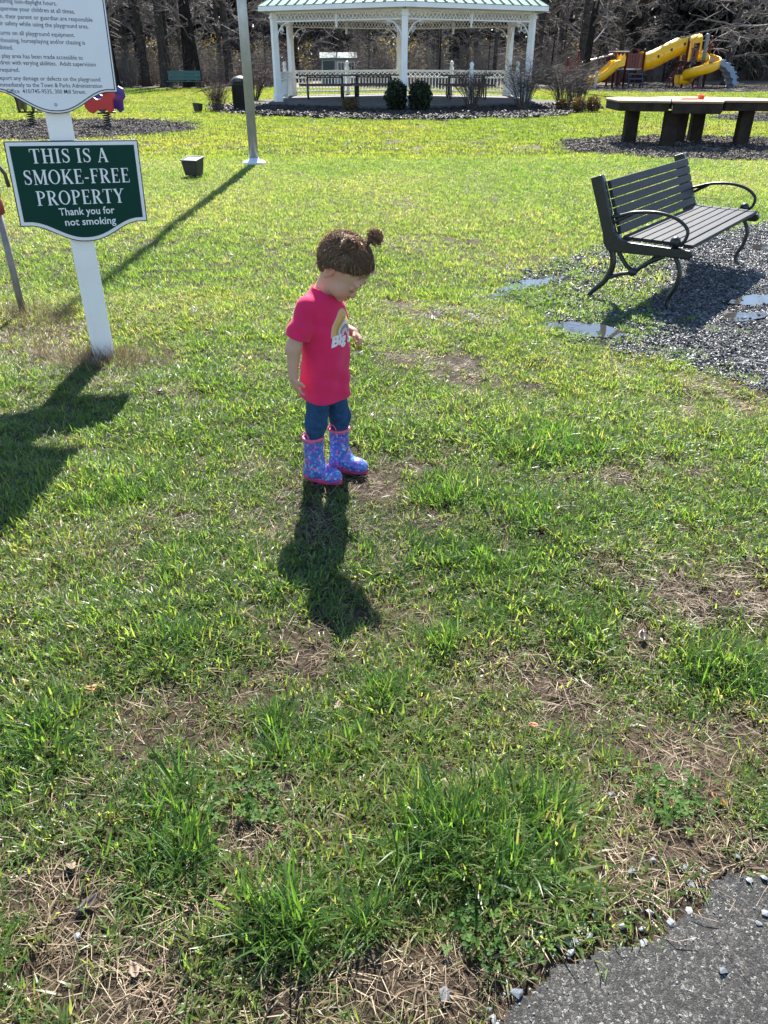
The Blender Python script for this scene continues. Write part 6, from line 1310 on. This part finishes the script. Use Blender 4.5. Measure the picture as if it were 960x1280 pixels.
for k, (x, y, s_, q) in enumerate(STN):
    o = bpy.data.objects.new('stone_chip', rocks[q][k % 4]); COL.objects.link(o); on = bool(path_in(np.array([x]), np.array([y]))[0]); s_ = s_ * .00092
    o.location = (x, y, (.0125 if on else gz(x, y) + .004) + s_ * .26); o.rotation_euler = (random.gauss(0, .25), random.gauss(0, .25), random.uniform(0, 6.28)); o.scale = (s_ * random.uniform(.9, 1.25), s_, s_)
    lab = names[q]; tag(o, lab, 'stone', grps[q])
    if k == 19: tag(o, 'single dark stone lying out on the open asphalt', 'stone'); del o['group']
    if k >= len(STN) - 2: tag(o, ('pale' if q else 'blue-grey') + ' stone on the bare earth between the long grass clumps', 'stone'); del o['group']
# crumbs of aggregate lying loose on the asphalt
x = g.uniform(.1, 1.6, 3600); y = g.uniform(.45, 1.4, 3600); k = (poly_dist(x, y, PATH) < .06) | path_in(x, y); k &= (g.random(3600) < np.clip(1.1 - poly_dist(x, y, PATH) * 9, .10, 1)); x, y = x[k], y[k]; n = len(x)
cr = [rock_mesh(80 + q) for q in range(3)]
for q in range(3): cr[q].materials.append(m_stone[q])
scatter('loose_grit', cr, np.stack([x, y, np.full(n, .0135)], -1), np.stack([g.normal(0, .3, n), g.normal(0, .3, n), g.uniform(0, 6.28, n)], -1), g.uniform(.0012, .0030, n) * np.where(g.random(n) < .1, 1.8, 1), g.integers(0, 3, n), g.random(n))
# dead leaves
def leaf(seed, L_, w, curl):
    g_ = random.Random(seed); n = 7; A, Bc, C = [], [], []
    for i in range(n):
        t = i / (n - 1); ww = w * math.sin(math.pi * min(1, t * .94 + .03)) ** .8 * (1 + .15 * math.sin(i * 2.5 + seed)); z = curl * ((t - .5) ** 2) * L_ * 2 + .004; A.append(V(t * L_ - L_ / 2, -ww, z + curl * ww * .8)); Bc.append(V(t * L_ - L_ / 2, 0, z)); C.append(V(t * L_ - L_ / 2, ww, z + curl * ww * .5))
    mb = MB(); mb.strip(A, Bc); mb.strip(Bc, C); me = mb.mesh('leaf'); md = None; return me
LV = [(-.765, 1.51, .055, 0, 'russet dead leaf caught in the short grass'), (-.12, 1.47, .045, 2, 'curled pale dead leaf beyond the long grass clump'), (-.31, 1.185, .05, 1, 'dark wet leaf standing on edge in the turf'), (.145, 1.205, .06, 2, 'pale buff leaf at the back of the big grass clump'), (.75, 1.74, .05, 1, 'dark leaf at the edge of the bare earth patch'), (.15, 1.98, .055, 2, 'narrow pale dead leaf near the tip of the shadow'), (.38, 1.40, .035, 0, 'small red-brown leaf in the sparse turf'), (-1.12, 3.62, .06, 1, 'dark dead leaf on the bare ground near the signpost'), (-.65, 1.0, .05, 2, 'pale leaf flat on the bare earth among dry straw'), (-.24, .945, .05, 2, 'tan leaf leaning against the long grass'), (.225, 1.235, .045, 2, 'buff leaf beside another behind the big grass clump'), (.75, 1.16, .05, 0, 'brown leaf on the pine needles near the path'), (-.59, .92, .06, 1, 'dark curled leaf among straw by the grass clump'), (-.46, .79, .05, 2, 'pale leaf scrap on the damp bare earth')]
m_leaf = [mat('russet_dead_leaf', (.22, .075, .028), .6, base2=(.34, .14, .06), vscale=60), mat('dark_wet_leaf', (.035, .026, .022), .35, base2=(.09, .07, .06), vscale=60), mat('buff_dead_leaf', (.12, .085, .058), .7, base2=(.22, .165, .115), vscale=60)]
for k, (x, y, L_, q, lab) in enumerate(LV):
    me = leaf(k, L_ * .78, L_ * random.uniform(.17, .27), random.uniform(.1, .45)); o = obj('dead_leaf', me, m_leaf[q], smooth=True); sd = o.modifiers.new('thickness', 'SOLIDIFY'); sd.thickness = .0006
    o.location = (x, y, gz(x, y) + .008); o.rotation_euler = (random.gauss(0, .18), random.gauss(0, .15), random.uniform(0, 6.28)); tag(o, lab, 'leaf')
